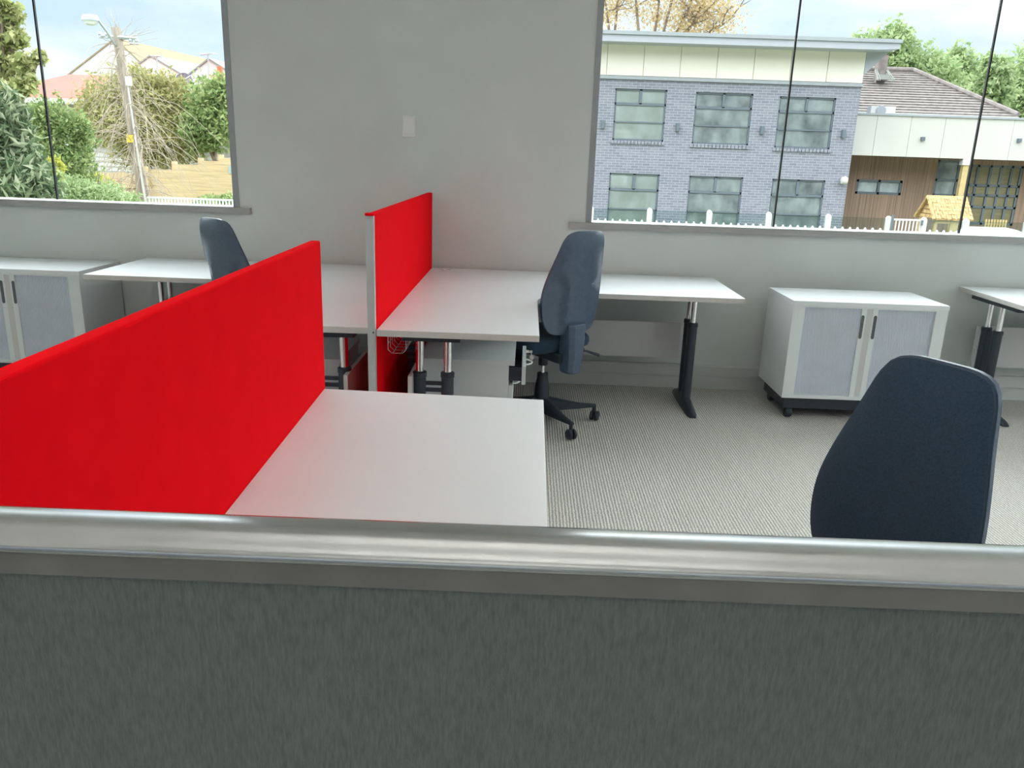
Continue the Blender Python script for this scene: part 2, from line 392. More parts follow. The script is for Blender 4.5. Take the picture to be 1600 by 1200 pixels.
def window(name, x0, x1, z0, z1, mulls, sill_l, sill_r):
    t = bpy.data.objects.new(name, None); COL.objects.link(t); t.location = ((x0+x1)/2, WY, z0); t['kind'] = 'structure'
    f = B(); y0, y1 = WY-.004, WY+.11
    box(f, x0, x0+.036, y0, y1, z0, z1); box(f, x1-.036, x1, y0, y1, z0, z1)
    box(f, x0+.036, x1-.036, WY+.075, y1, z1-.035, z1)
    obj('window_frame', f, M['frame'], t)
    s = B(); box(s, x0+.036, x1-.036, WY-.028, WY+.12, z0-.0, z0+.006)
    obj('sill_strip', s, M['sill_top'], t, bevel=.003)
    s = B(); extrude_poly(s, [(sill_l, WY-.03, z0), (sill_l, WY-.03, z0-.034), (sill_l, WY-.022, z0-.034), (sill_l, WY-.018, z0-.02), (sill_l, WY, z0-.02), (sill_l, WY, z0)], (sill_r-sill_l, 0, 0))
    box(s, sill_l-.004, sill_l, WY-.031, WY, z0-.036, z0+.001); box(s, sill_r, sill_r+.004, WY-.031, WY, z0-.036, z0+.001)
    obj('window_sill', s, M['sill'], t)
    es = [x0+.036]+list(mulls)+[x1-.036]
    for a, b in zip(es[:-1], es[1:]):
        obj('pane', bx(a+.004, b-.004, WY+.09, WY+.098, z0+.006, z1-.035), M['glass'], t)
    for q in mulls: obj('glass_joint', bx(q-.0047, q+.0047, WY+.086, WY+.101, z0+.006, z1-.035), M['silicone'], t)
window('window_1', *W1, (-5.2+1.13, -2.992), W1[0], -1.725)
window('window_2', *W2, (1.556, 2.72, 3.884, 5.05), .267, 6.1)

bb = B()
box(bb, XL, XR, WY-.016, WY, 0, .084)
extrude_poly(bb, [(XL, WY, .088), (XL, WY-.030, .088), (XL, WY-.030, .150), (XL, WY-.024, .159), (XL, WY, .159)], (XR-XL, 0, 0))
struct('baseboard_back', bb, M['skirt'])
struct('baseboard_left', bx(XL, XL+.016, YB, WY-.03, 0, .12), M['skirt'])
struct('baseboard_right', bx(XR-.016, XR, YB, WY-.03, 0, .12), M['skirt'])

# added up-lights, unseen above and behind the view, to brighten the room
M['glow'] = bpy.data.materials.new('added_uplight_glow'); M['glow'].use_nodes = True
_b = M['glow'].node_tree.nodes['Principled BSDF']; _b.inputs['Emission Color'].default_value = (1, .99, .97, 1); _b.inputs['Emission Strength'].default_value = 32.5
for x, y, where in ((-3.4, -2.4, 'rear left'), (0, -2.4, 'rear middle'), (3.4, -2.4, 'rear right'), (-3.4, -.5, 'centre left'), (0, -.5, 'room centre'), (3.4, -.5, 'centre right'), (-3.4, 1.5, 'front left'), (0, 1.5, 'front middle'), (3.4, 1.5, 'front right')):
    t = thing('added_uplight', 'added unseen white up-light that brightens the room, hung at the '+where, 'added light', (x, y, ZC))
    b = B(); box(b, x-.75, x+.75, y-.07, y-.062, 2.10, 2.16); box(b, x-.75, x+.75, y+.062, y+.07, 2.10, 2.16); box(b, x-.75, x+.75, y-.062, y+.062, 2.10, 2.108); box(b, x-.758, x-.75, y-.07, y+.07, 2.10, 2.16); box(b, x+.75, x+.758, y-.07, y+.07, 2.10, 2.16)
    obj('housing', b, M['white'], t)
    obj('tube', bx(x-.74, x+.74, y-.058, y+.058, 2.12, 2.145), M['glow'], t)
    for s in (-.6, .6): b = B(); tube(b, [(x+s, y-.066, 2.16), (x+s, y-.03, 2.4), (x+s, y, ZC)], .002, 5); tube(b, [(x+s, y+.066, 2.16), (x+s, y+.03, 2.4)], .002, 5); tube(b, [(x+s, y+.03, 2.4), (x+s, y, ZC)], .002, 5); obj('hanger', b, M['wire'], t)

# blank plate on the wall between the windows
pl = thing('wall_plate', 'blank white cover plate on the grey wall between the windows', 'wall plate', (-.732, WY, 1.574))
obj('back_plate', bx(-.773, -.691, WY-.008, WY, 1.514, 1.635), M['white'], pl, bevel=.002)
obj('cover', bx(-.768, -.696, WY-.013, WY-.008, 1.529, 1.630), M['white'], pl, bevel=.003)

# ============================================================ DESK SCREENS
def screen(name, label, x, xs_far, xs_near, y0, y1, ztop0, ztop1, th, post, post_w):
    """red desk screen standing across the desks; x given at the two ends (right face)"""
    t = thing(name, label, 'desk divider', (xs_near, y0, 0), group=None)
    p = B(); xn, xf = xs_near, xs_far
    hexa(p, [(xn-th, y0, .06), (xn, y0, .06), (xf, y1, .06), (xf-th, y1, .06)], [(xn-th, y0, ztop0), (xn, y0, ztop0), (xf, y1, ztop1), (xf-th, y1, ztop1)])
    obj('fabric_panel', p, M['red'], t, bevel=.005, seg=3)
    return t
s2 = screen('desk_divider', 'shorter red felt divider standing against the wall, with a pale metal end post', 0, -.585, -.592, 3.135, 4.985, 1.188, 1.192, .030, True, .03)
p = B(); box(p, -.624, -.593, 3.108, 3.134, 0, 1.180)
ep = obj('end_post', p, M['alu'], s2, bevel=.002)
obj('post_screw', lathe(B(), [(.0, 0), (.004, 0), (.004, .003), (0, .003)], (-.600, 3.105, .72), 10, 'y'), M['dark_slot'], ep)
obj('post_cap', bx(-.626, -.591, 3.104, 3.137, 1.180, 1.190), M['red'], s2, bevel=.002)
obj('foot_channel', bx(-.621, -.591, 3.14, 4.98, 0, .058), M['alu'], s2)
s1 = screen('desk_divider', 'long red felt divider in the foreground, standing behind the grey screen', 0, -.589, -.546, .53, 2.285, 1.172, 1.168, .030, False, 0)
obj('foot_channel', hexa(B(), [(-.576, .53, 0), (-.546, .53, 0), (-.589, 2.28, 0), (-.619, 2.28, 0)], [(-.576, .53, .058), (-.546, .53, .058), (-.589, 2.28, .058), (-.619, 2.28, .058)]), M['alu'], s1)

# grey screen right in front of the camera with its metal top rail
gs = thing('office_partition', 'charcoal felt office screen with a rounded brushed metal top rail across the foreground', 'office screen', (0, .48, 0))
obj('fabric_panel', bx(-1.9, 2.2, .466, .498, .05, 1.150), M['greyfelt'], gs, bevel=.003)
rl = []
def railprof():
    pts = [(.4635, 1.1545), (.4610, 1.1560)]
    # shallow cap: long near curve, slight fall to the back, tight back corner
    x0, zc = .482, 1.1700
    for k in range(15):
        t = 1-k/14.0; pts.append((x0-.0215*math.sin(t*PI/2), zc-.0135*(1-math.cos(t*PI/2))))
    for k in range(1, 8):
        u = .0235*k/7; pts.append((x0+u, zc-u*u/.23))
    pts += [(.5068, zc-.0032), (.5080, zc-.0050), (.5085, 1.160), (.5055, 1.1565), (.5035, 1.1545)]
    return pts
r_ = B(); extrude_poly(r_, [(-1.9, y, z) for y, z in railprof()], (4.1, 0, 0))
obj('top_rail', r_, M['rail'], gs, smooth=True)
obj('rail_lower_strip', bx(-1.9, 2.2, .4635, .5035, 1.139, 1.1545), mat('dark_reflection_metal', (.20, .195, .185), .45, .5, noise=(20, .1, 3)), gs)  # darker colour stands for the dark surroundings mirrored in the rail's metal
obj('foot_rail', bx(-1.9, 2.2, .464, .500, 0, .05), M['alu'], gs)

# ============================================================ DESKS
DT = .73
def arc(cx, cy, r, a0, a1, n=8):
    return [(cx+r*math.cos(a0+(a1-a0)*k/n), cy+r*math.sin(a0+(a1-a0)*k/n)) for k in range(n+1)]
def leg(t, x, y, ax, ft, s=1):
    """two-column leg; ax = direction joining the columns and of the foot ('x' or 'y'); ft=(from,to) extent of the foot along ax"""
    d = .06; cs = [(x-d, y), (x+d, y)] if ax == 'x' else [(x, y-d), (x, y+d)]
    l = B()
    for c in cs: lathe(l, [(.027, .04), (.027, .49), (.030, .492), (.030, .512), (.024, .516)], (c[0], c[1], 0), 18)
    if ax == 'x':
        box(l, x-d, x+d, y-.012, y+.012, .06, .30); box(l, x-d, x+d, y-.008, y+.008, .425, .440)
        box(l, x-d, x+d, y-.008, y+.008, .455, .470)
    else:
        box(l, x-.012, x+.012, y-d, y+d, .06, .50)
    lg = obj('leg', l, M['black'], t, smooth=True)
    for c in cs: obj('chrome_tube', lathe(B(), [(.018, .50), (.018, .672)], (c[0], c[1], 0), 20), M['chrome'], lg, smooth=True)
    f = B(); a, b = ft; mid = x if ax == 'x' else y
    hw = .033
    def P(q, o, z): return (q, y+o, z) if ax == 'x' else (x+o, q, z)
    prof = [(a, .5, .018), (a+.03, .8, .028), (mid-.10, 1, .062), (mid, 1, .075), (mid+.10, 1, .062), (b-.03, .8, .028), (b, .5, .018)]
    rings = []
    for q, wv, h in prof:
        rings.append([f.verts.new(P(q, -hw*wv, .002)), f.verts.new(P(q, -hw*wv, h*.55)), f.verts.new(P(q, -hw*wv*.5, h)), f.verts.new(P(q, hw*wv*.5, h)), f.verts.new(P(q, hw*wv, h*.55)), f.verts.new(P(q, hw*wv, .002))])
    for i in range(len(rings)-1):
        for k in range(6): f.faces.new([rings[i][k], rings[i][(k+1) % 6], rings[i+1][(k+1) % 6], rings[i+1][k]])
    f.faces.new(rings[0]); f.faces.new(rings[-1][::-1])
    obj('foot', f, M['black'], lg, smooth=True)
    return lg
def corner_desk(label, x0, x1, xe, y0, yr, y1, sgn, legs, grommet=None, right=True, ext=None):
    """L-shaped desk: main wing x0..x1 between y0 and y1, return to xe between yr and y1. sgn=+1 return goes to +x"""
    t = thing('corner_desk', label, 'desk', ((x0+x1)/2, (y0+y1)/2, 0))
    r = .30
    if sgn > 0: pts = [(x0, y0), (x1, y0)] + arc(x1+r, yr-r, r, PI, PI/2, 8) + [(xe, yr), (xe, y1), (x0, y1)]
    else: pts = [(x1, y0), (x1, y1), (xe, y1), (xe, yr)] + arc(x0-r, yr-r, r, PI/2, 0, 8) + [(x0, y0)]
    d = obj('desktop', prism(B(), pts, DT-.026, DT), M['laminate'], t, bevel=.0015)
    e = B()   # edge band: a slim strip on every edge
    n = len(pts)
    for i in range(n):
        a = Vector((*pts[i], 0)); b = Vector((*pts[(i+1) % n], 0))
        dd = (b-a).normalized(); nn = Vector((dd.y, -dd.x, 0))
        if sgn < 0: pass
        for s in (1,):
            o1 = nn*.0012
            vs = [a, b, b+o1, a+o1]
            prism(e, [(v.x, v.y) for v in vs], DT-.0262, DT-.0012)
    obj('edge_band', e, M['edge'], d)
    for lg in legs: leg(t, *lg)
    return t
# right of the divider
rd = corner_desk('white L-shaped desk right of the short red divider, its wing ending under the right window', -.587, .067, 1.182, 3.115, 4.215, 4.995, 1,
    [(-.378, 3.30, 'x', (-.56, .03)), (1.0, 4.66, 'y', (4.36, 4.92)), (-.43, 4.66, 'y', (4.40, 4.92))])
b = B(); box(b, -.50, -.26, 3.22, 3.38, .664, .703); box(b, .93, 1.05, 4.45, 4.88, .672, .703); box(b, -.50, -.36, 4.45, 4.88, .672, .703)
box(b, -.40, -.36, 3.38, 4.45, .674, .703); box(b, -.36, .93, 4.64, 4.68, .674, .703)
obj('support_frame', b, M['black'], rd)
obj('modesty_panel', bx(-.40, .975, 4.80, 4.818, .250, .470), M['panel_grey'], rd, bevel=.001)
obj('modesty_panel', bx(-.482, -.464, 3.24, 4.60, .06, .505), M['panel_grey'], rd, bevel=.001)
g = B(); lathe(g, [(.036, 0), (.036, .006), (.033, .008), (.027, .006), (.025, .002), (.0, .002)], (-.477, 4.90, DT), 28)
gm = obj('grommet', g, M['white'], rd, smooth=True)
obj('cable_slot', bx(-.490, -.462, 4.885, 4.905, DT+.001, DT+.0045), M['dark_slot'], gm)
# left of the divider
ld = corner_desk('white L-shaped desk left of the short red divider, its wing ending under the left window', -1.275, -.628, -2.395, 3.150, 4.245, 4.995, -1,
    [(-.83, 3.32, 'x', (-1.24, -.66)), (-2.16, 4.70, 'y', (4.40, 4.95)), (-.80, 4.66, 'y', (4.40, 4.92))])
b = B(); box(b, -.95, -.71, 3.24, 3.40, .664, .703); box(b, -2.22, -2.10, 4.45, 4.88, .672, .703); box(b, -.87, -.73, 4.45, 4.88, .672, .703)
box(b, -.84, -.80, 3.40, 4.45, .674, .703); box(b, -2.10, -.87, 4.64, 4.68, .674, .703)
obj('support_frame', b, M['black'], ld)
obj('modesty_panel', bx(-2.13, -.84, 4.80, 4.818, .250, .470), M['panel_grey'], ld, bevel=.001)
obj('modesty_panel', bx(-.757, -.739, 3.24, 4.60, .06, .50), M['panel_grey'], ld, bevel=.001)
# foreground desk behind the grey screen
nt_ = thing('corner_desk', 'empty white desk in the foreground beside the long red divider, just beyond the grey screen', 'desk', (-.26, 1.4, 0))
r = .22
npts = [(-.588, 2.268), (-.545, .53), (1.25, .53), (1.25, 1.17)] + arc(.062+r, 1.17+r, r, -PI/2, -PI, 8) + [(.068, 2.238)]
d = obj('desktop', prism(B(), npts, DT-.026, DT), M['laminate'], nt_, bevel=.0015)
e = B()
for a, b2 in (((-.588, 2.2681), (.068, 2.2381)), ((.0681, 2.238), (.0621, 1.39))):
    va, vb = Vector((*a, 0)), Vector((*b2, 0)); dd = (vb-va).normalized(); nn = Vector((-dd.y, dd.x, 0))*.0012
    prism(e, [(va.x, va.y), (vb.x, vb.y), ((vb+nn).x, (vb+nn).y), ((va+nn).x, (va+nn).y)], DT-.0262, DT-.001)
obj('edge_band', e, M['edge'], d)
leg(nt_, -.30, 2.04, 'x', (-.54, .04)); leg(nt_, 1.05, .86, 'y', (.60, 1.14)); leg(nt_, -.40, .86, 'y', (.60, 1.14))
b = B(); box(b, -.50, -.10, 1.97, 2.11, .664, .703); box(b, .98, 1.12, .62, 1.10, .664, .703); box(b, -.47, -.33, .62, 1.10, .664, .703)
box(b, -.42, -.38, 1.10, 1.97, .674, .703); box(b, -.33, .98, .84, .88, .674, .703)
obj('support_frame', b, M['black'], nt_)
# desk at the right edge
fd = thing('desk', 'white desk at the right edge of the view, right of the tambour cupboard', 'desk', (3.5, 4.6, 0))
fpts = [(2.715, 4.255), (4.9, 4.255), (4.9, 4.995), (2.725, 4.995)]
d = obj('desktop', prism(B(), fpts, DT-.026, DT), M['laminate'], fd, bevel=.0015)
obj('edge_band', prism(B(), [(2.7135, 4.2538), (4.9012, 4.2538), (4.9012, 4.9962), (2.7235, 4.9962)], DT-.0258, DT-.0012), M['edge'], fd)
leg(fd, 2.83, 4.74, 'y', (4.42, 4.95)); leg(fd, 4.75, 4.70, 'y', (4.40, 4.95))
b = B(); box(b, 2.76, 2.90, 4.42, 4.90, .672, .703); box(b, 4.68, 4.82, 4.42, 4.90, .672, .703); box(b, 2.9, 4.68, 4.68, 4.72, .674, .703)
obj('support_frame', b, M['black'], fd)
obj('modesty_panel', bx(2.815, 4.75, 4.862, 4.880, .250, .505), M['panel_grey'], fd, bevel=.001)

# cable basket, cable spine and power box under the right-hand desk
def wire_basket():
    t = B(); x0, x1, y0, y1, z0, z1 = -.568, -.492, 3.26, 4.10, .600, .695
    n = 15
    for i in range(n+1):
        y = y0+(y1-y0)*i/n
        tube(t, [(x0, y, z1), (x0, y, z0+.015), (x0+.015, y, z0), (x1-.015, y, z0), (x1, y, z0+.015), (x1, y, z1-.03)], .0016, 5)
    for (x, z) in ((x0, z1), (x0, z0+.04), (x0+.02, z0), (x1-.02, z0), (x1, z0+.03), (x1, z1-.03)):
        tube(t, [(x, y0, z), (x, y1, z)], .0018, 5)
    return t
tag(obj('cable_basket', wire_basket(), M['wire'], smooth=True), 'chrome wire cable basket hanging under the desk beside the red divider', 'cable basket')
sp_ = B()
for i in range(16):
    k = i/15; z = .60-.56*k; y = 3.62+.10*math.sin(k*2.6); x = -.535+.012*math.sin(k*5)
    box(sp_, x-.022, x+.022, y-.020, y+.020, z-.011, z+.011); box(sp_, x-.012, x+.012, y-.012, y+.012, z-.024, z-.011)
tag(obj('cable_spine', sp_, M['black'], bevel=.003), 'black segmented cable spine hanging beneath the wire basket', 'cable spine')
pb = thing('power_box', 'black power box on the carpet below the cable spine', 'power box', (-.54, 4.2, 0))
obj('housing', bx(-.578, -.495, 3.80, 4.25, 0.002, .085), M['black'], pb, bevel=.006)
for k in range(3): obj('socket', bx(-.4948, -.4925, 3.85+.13*k, 3.93+.13*k, .025, .065), M['dark_slot'], pb)

# ============================================================ PEDESTALS
def pedestal(label, open_top=True):
    """drawers face +x; origin on the floor at the body centre (0.25 right to the drawer side)"""
    t = thing('drawer_pedestal', label, 'drawer unit', (0, 0, 0), group=None)
    X1 = .235; hw = .21
    b = B(); box(b, -.165, X1, -hw, -hw+.016, .055, .500); box(b, -.165, X1, hw-.016, hw, .055, .500); box(b, -.165, -.149, -hw+.016, hw-.016, .055, .500); box(b, -.149, X1, -hw+.016, hw-.016, .055, .071)
    obj('carcass', b, M['cabinet'], t, local=True)
    obj('top_board', bx(-.173, X1+.026, -hw-.006, hw+.006, .500, .520), M['cabinet'], t, bevel=.001, local=True)
    zs = [(.410, .497, .058 if open_top else 0), (.310, .405, 0), (.062, .305, 0)]
    for z0, z1, o in zs:
        f = obj('drawer', bx(X1+.002+o, X1+.020+o, -hw+.002, hw-.002, z0, z1), M['cabinet'], t, bevel=.001, local=True)
        if o:
            q = B(); box(q, -.10, X1+.002+o, -hw+.022, -hw+.026, z0+.012, z1-.012); box(q, -.10, X1+.002+o, hw-.026, hw-.022, z0+.012, z1-.012); box(q, -.10, X1+.002+o, -hw+.026, hw-.026, z0+.012, z0+.016); box(q, -.104, -.10, -hw+.022, hw-.022, z0+.012, z1-.012)
            obj('drawer_tray', q, M['black'], f, local=True)
            k = B(); lathe(k, [(.009, 0), (.009, .012), (.006, .013)], (X1+.020+o, hw-.05, z1-.018), 14, 'x'); 
            box(k, X1+.032+o, X1+.052+o, hw-.0512, hw-.0488, z1-.024, z1-.012)
            lathe(k, [(.011, -.0012), (.011, .0012)], (X1+.050+o, hw-.05, z1-.048), 16, 'y'); tube(k, [(X1+.046+o, hw-.05, z1-.024), (X1+.049+o, hw-.05, z1-.040)], .002, 6)
            obj('key', k, M['key'], f, local=True)
        hz = (z0+z1)/2+.012 if z1-z0 < .15 else z1-.045
        h = B(); x0 = X1+.020+o; R_ = []
        for j in range(9):
            a = -PI/2+PI*j/8; R_.append((x0+.030*math.cos(a), .048*math.sin(a), hz))
        tube(h, R_, .0042, 8); obj('handle', h, M['white'], f, smooth=True, local=True)
    for cx in (-.12, .18):
        for cy in (-.15, .15):
            c = B(); lathe(c, [(.024, -.016), (.026, -.008), (.026, .008), (.024, .016)], (cx, cy, .0265), 16, 'y'); box(c, cx-.012, cx+.012, cy-.018, cy+.018, .044, .055)
            obj('caster', c, M['black'], t, local=True)
    return t
pd = pedestal('white drawer pedestal with a key in its slightly open top drawer, under the right-hand desk')
pd.location = (-.292, 3.716, 0)
pd2 = copy_tree(pd); pd2['label'] = 'drawer pedestal in the shade under the desk left of the short divider'
pd2.location = (-.985, 3.64, 0); pd2.rotation_euler = (0, 0, PI)

# ============================================================ TAMBOUR CUPBOARDS
def cupboard(label):
    """origin at the front centre on the floor, front faces -y"""
    t = thing('tambour_cupboard', label, 'cupboard', (0, 0, 0), group=None)
    W, Dp, z0, z1 = .43, .475, .135, .70
    b = B()
    box(b, -W, -W+.018, .0, Dp, z0, z1-.024); box(b, W-.018, W, .0, Dp, z0, z1-.024); box(b, -W+.018, W-.018, Dp-.012, Dp, z0, z1-.024)
    box(b, -W+.018, W-.018, 0, Dp-.012, z0, z0+.020); box(b, -W+.018, W-.018, .03, Dp-.012, z1-.044, z1-.024)
    obj('carcass', b, M['cabinet'], t, local=True, bevel=.0008)
    f = B(); box(f, -W+.018, -W+.066, 0, .018, z0+.02, z1-.024); box(f, W-.066, W-.018, 0, .018, z0+.02, z1-.024); box(f, -W+.066, W-.066, 0, .018, z1-.034, z1-.024)
    obj('front_frame', f, M['cabinet'], t, local=True)
    obj('top_board', bx(-W-.002, W+.002, -.002, Dp+.002, z1-.024, z1), M['laminate'], t, bevel=.001, local=True)
    for s in (-1, 1):
        xa, xb = (-W+.066, -.046) if s < 0 else (.046, W-.066)
        d = B(); n = 34; prev = None
        for i in range(n+1):
            x = xa+(xb-xa)*i/n
            for (dx, y) in ((0, .0140), (.35, .0122), (.65, .0122)):
                xx = x+dx*(xb-xa)/n
                if xx > xb+1e-6: break
                cur = (d.verts.new((xx, y, z0+.020)), d.verts.new((xx, y, z1-.034)))
                if prev: d.faces.new([prev[0], cur[0], cur[1], prev[1]])
                prev = cur
        dr = obj('tambour_door', d, M['tambour'], t, local=True)
        xc = s*.031
        obj('door_stile', bx(xc-.015, xc+.015, .006, .016, z0+.020, z1-.034), M['cabinet'], dr, local=True, bevel=.001)
        h = B(); prism(h, [(x+s*.004, y) for x, y in arc(xc, 0, .0082, 0, PI, 6)]+[(x+s*.004, y) for x, y in arc(xc, -.118, .0082, PI, 2*PI, 6)], 0, .0025)
        bmesh.ops.rotate(h, verts=h.verts, matrix=Matrix.Rotation(PI/2, 3, 'X')); bmesh.ops.translate(h, verts=h.verts, vec=(0, .0060, z1-.078))
        obj('handle', h, M['dark_slot'], dr, local=True)
    obj('centre_strip', bx(-.016, .016, .008, .015, z0+.020, z1-.034), M['panel_grey'], t, local=True)
    pb = B(); box(pb, -W+.03, W-.03, .05, Dp-.04, .06, z0)
    obj('plinth', pb, M['black'], t, local=True)
    for x in (-W+.07, W-.07):
        for y in (.07, Dp-.08):
            c = B(); lathe(c, [(.027, -.018), (.030, -.010), (.030, .010), (.027, .018)], (x, y, .0305), 18, 'x'); obj('caster', c, M['black'], t, local=True)
    return t
cr = cupboard('white cupboard with grey tambour doors on castors, under the right window'); cr.location = (1.935, 4.398, 0)
cl_ = copy_tree(cr); cl_['label'] = 'white cupboard with grey tambour doors at the left edge, left of the corner desk'; cl_.location = (-3.012, 4.53, 0)

# ============================================================ CHAIRS
def chaikin(p, n=3):
    for _ in range(n):
        q = []
        for i in range(len(p)):
            a, b = Vector(p[i]), Vector(p[(i+1) % len(p)]); q += [a*.75+b*.25, a*.25+b*.75]
        p = q
    return p
def resample(p, n):
    L_ = [0]
    for i in range(len(p)): L_.append(L_[-1]+(p[(i+1) % len(p)]-p[i]).length)
    out = []; j = 0
    for k in range(n):
        s = L_[-1]*k/n
        while L_[j+1] < s: j += 1
        f = (s-L_[j])/(L_[j+1]-L_[j]); out.append(p[j].lerp(p[(j+1) % len(p)], f))
    return out
ZB, ZT = .545, 1.078
half = [(.0, ZT), (.086, ZT), (.130, ZT-.024), (.153, ZT-.12), (.186, ZT-.235), (.202, ZT-.32), (.197, ZT-.42), (.174, ZT-.49), (.138, ZB), (0, ZB)]
OUT = resample(chaikin([Vector(p) for p in half]+[Vector((-x, z)) for x, z in half[-2:0:-1]], 3), 72)
def back_y(z):      # profile of the padded side, front is +y
    t = (z-ZB)/(ZT-ZB); return -.205+.035*math.sin(min(1, max(0, t))*PI*.95)**1 * (1-t*.6) - .085*t
def sstep(x): x = max(0, min(1, x)); return x*x*(3-2*x)
def back_solid(scale, f_front, f_back, rings=9):
    bm = B(); c = Vector((0, (ZB+ZT)/2+.0)); n = len(OUT)
    def P(v, off): return bm.verts.new((v.x, back_y(v.y)+.55*v.x*v.x+off, v.y))
    layers = {}
    for side, fn in (('f', f_front), ('b', f_back)):
        ls = []
        for i in range(rings, 0, -1):
            s = scale*math.sin(PI/2*i/rings)
            ls.append([P(c+(p-c)*s, fn(s/scale, (c+(p-c)*s))) for p in OUT])
        ls.append([P(c, fn(0, c))]); layers[side] = ls
        for a in range(rings-1):
            for k in range(n): bm.faces.new([ls[a][k], ls[a][(k+1) % n], ls[a+1][(k+1) % n], ls[a+1][k]])
        for k in range(n): bm.faces.new([ls[rings-1][k], ls[rings-1][(k+1) % n], ls[rings][0]])
    a, b = layers['f'][0], layers['b'][0]
    for k in range(n): bm.faces.new([a[k], a[(k+1) % n], b[(k+1) % n], b[k]])
    return bm
def make_chair(label):
    t = thing('office_chair', label, 'office chair', (0, 0, 0), group='black high-back office chairs')
    # padded front of the back
    cu = back_solid(.985, lambda s, v: .012+.030*(1-s**5), lambda s, v: .004)
    obj('backrest', cu, M['cloth'], t, smooth=True, local=True)
    def shell_back(s, v):
        z, u = v.y, abs(v.x)
        ridge = -.038*(1-s**6) - .008
        carve = .031*sstep((u-.080-.11*sstep((z-.78)/.18))/.018)*sstep((.93-z)/.10)*(1-s**8)
        return ridge+carve
    bs = back_solid(1.0, lambda s, v: .004, shell_back, 16)
    obj('back_shell', bs, M['plastic'], t, smooth=True, local=True)
    # back post cover
    pc = B(); rings = []
    for z, w_, d0, d1 in ((.335, .036, -.252, -.186), (.345, .044, -.262, -.180), (.42, .050, -.272, -.170), (.50, .056, -.274, -.180), (.60, .060, -.270, -.195)):
        rings.append([pc.verts.new(p) for p in ((-w_, d1, z), (-w_, d0+.02, z), (-w_*.55, d0, z), (w_*.55, d0, z), (w_, d0+.02, z), (w_, d1, z))])
    for i in range(len(rings)-1):
        for k in range(6): pc.faces.new([rings[i][k], rings[i][(k+1) % 6], rings[i+1][(k+1) % 6], rings[i+1][k]])
    pc.faces.new(rings[0]); pc.faces.new(rings[-1][::-1])
    obj('back_post', pc, M['plastic'], t, local=True, bevel=.004)
    # seat
    so_ = resample(chaikin([Vector(p) for p in ((-.19, -.20), (.19, -.20), (.24, -.12), (.245, .12), (.20, .235), (-.20, .235), (-.245, .12), (-.24, -.12))], 3), 48)
    st = B(); prev = None; rr = []
    for s, z in ((.90, .436), (.97, .446), (1.0, .465), (.985, .492), (.93, .508), (.75, .515), (.4, .510), (.05, .506)):
        rr.append([st.verts.new((p.x*s, p.y*s+.03, z)) for p in so_])
    for i in range(len(rr)-1):
        for k in range(48): st.faces.new([rr[i][k], rr[i][(k+1) % 48], rr[i+1][(k+1) % 48], rr[i+1][k]])
    st.faces.new(rr[0][::-1]); st.faces.new(rr[-1])
    obj('seat', st, M['cloth'], t, smooth=True, local=True)
    mc = B(); hexa(mc, [(-.07, -.20, .385), (.07, -.20, .385), (.08, .10, .40), (-.08, .10, .40)], [(-.09, -.21, .436), (.09, -.21, .436), (.10, .13, .436), (-.10, .13, .436)])
    me_ = obj('mechanism', mc, M['black'], t, local=True, bevel=.006)
    obj('maker_plate', bx(.0905, .092, -.15, -.09, .412, .430), M['label'], me_, local=True)
    obj('tension_knob', lathe(B(), [(.018, .08), (.022, .083), (.022, .108), (.018, .112)], (0, -.145, .402), 18, 'x'), M['black'], me_, local=True)
    lv = B(); tube(lv, [(.07, -.05, .415), (.24, -.09, .395), (.31, -.12, .368)], [.006, .006, .009], 8); tube(lv, [(.07, .0, .415), (.22, -.03, .402), (.26, -.05, .392)], [.006, .006, .009], 8)
    obj('lever', lv, M['black'], t, local=True, smooth=True)
    cl = B(); lathe(cl, [(.024, .33), (.026, .335), (.026, .40)], (0, 0, 0), 20); obj('upper_tube', cl, M['black'], t, local=True, smooth=True)
    obj('gas_lift', lathe(B(), [(.011, .26), (.011, .34)], (0, 0, 0), 16), M['chrome'], t, local=True, smooth=True)
    ba = B(); lathe(ba, [(.030, .075), (.043, .085), (.041, .20), (.030, .26), (.030, .285), (.018, .287)], (0, 0, 0), 20)
    for k in range(5):
        a = 2*PI*k/5; dx, dy = math.cos(a), math.sin(a); nx, ny = -dy, dx
        sec = [(.03, .030, .075, .150), (.12, .026, .075, .128), (.22, .020, .078, .106), (.315, .013, .082, .096)]
        rg = []
        for r, hw, z0, z1 in sec:
            rg.append([ba.verts.new((dx*r+nx*q, dy*r+ny*q, z)) for q, z in ((-hw, z0), (-hw, z1-.008), (-hw*.5, z1), (hw*.5, z1), (hw, z1-.008), (hw, z0))])
        for i in range(3):
            for j in range(6): ba.faces.new([rg[i][j], rg[i][(j+1) % 6], rg[i+1][(j+1) % 6], rg[i+1][j]])
        ba.faces.new(rg[0]); ba.faces.new(rg[-1][::-1])
    obj('star_base', ba, M['black'], t, local=True, smooth=True)
    for k in range(5):
        a = 2*PI*k/5; dx, dy = math.cos(a), math.sin(a); c = B()
        for s in (-1, 1):
            w_ = B(); lathe(w_, [(.018, -.009), (.026, -.007), (.029, 0), (.026, .007), (.018, .009)], (0, s*.014, 0), 20, 'y')
            w_.transform(Matrix.Rotation(a+.9*k, 4, 'Z')); w_.transform(Matrix.Translation((dx*.312, dy*.312, .029)))
            me = bpy.data.meshes.new('t'); w_.to_mesh(me); w_.free(); c.from_mesh(me); bpy.data.meshes.remove(me)
        tube(c, [(dx*.308, dy*.308, .035), (dx*.308, dy*.308, .09)], .010, 10)
        obj('caster', c, M['black'], t, local=True, smooth=True)
    return t
def ang(fx, fy): return math.atan2(fy, fx)-PI/2      # rotation that turns local +y to (fx, fy)
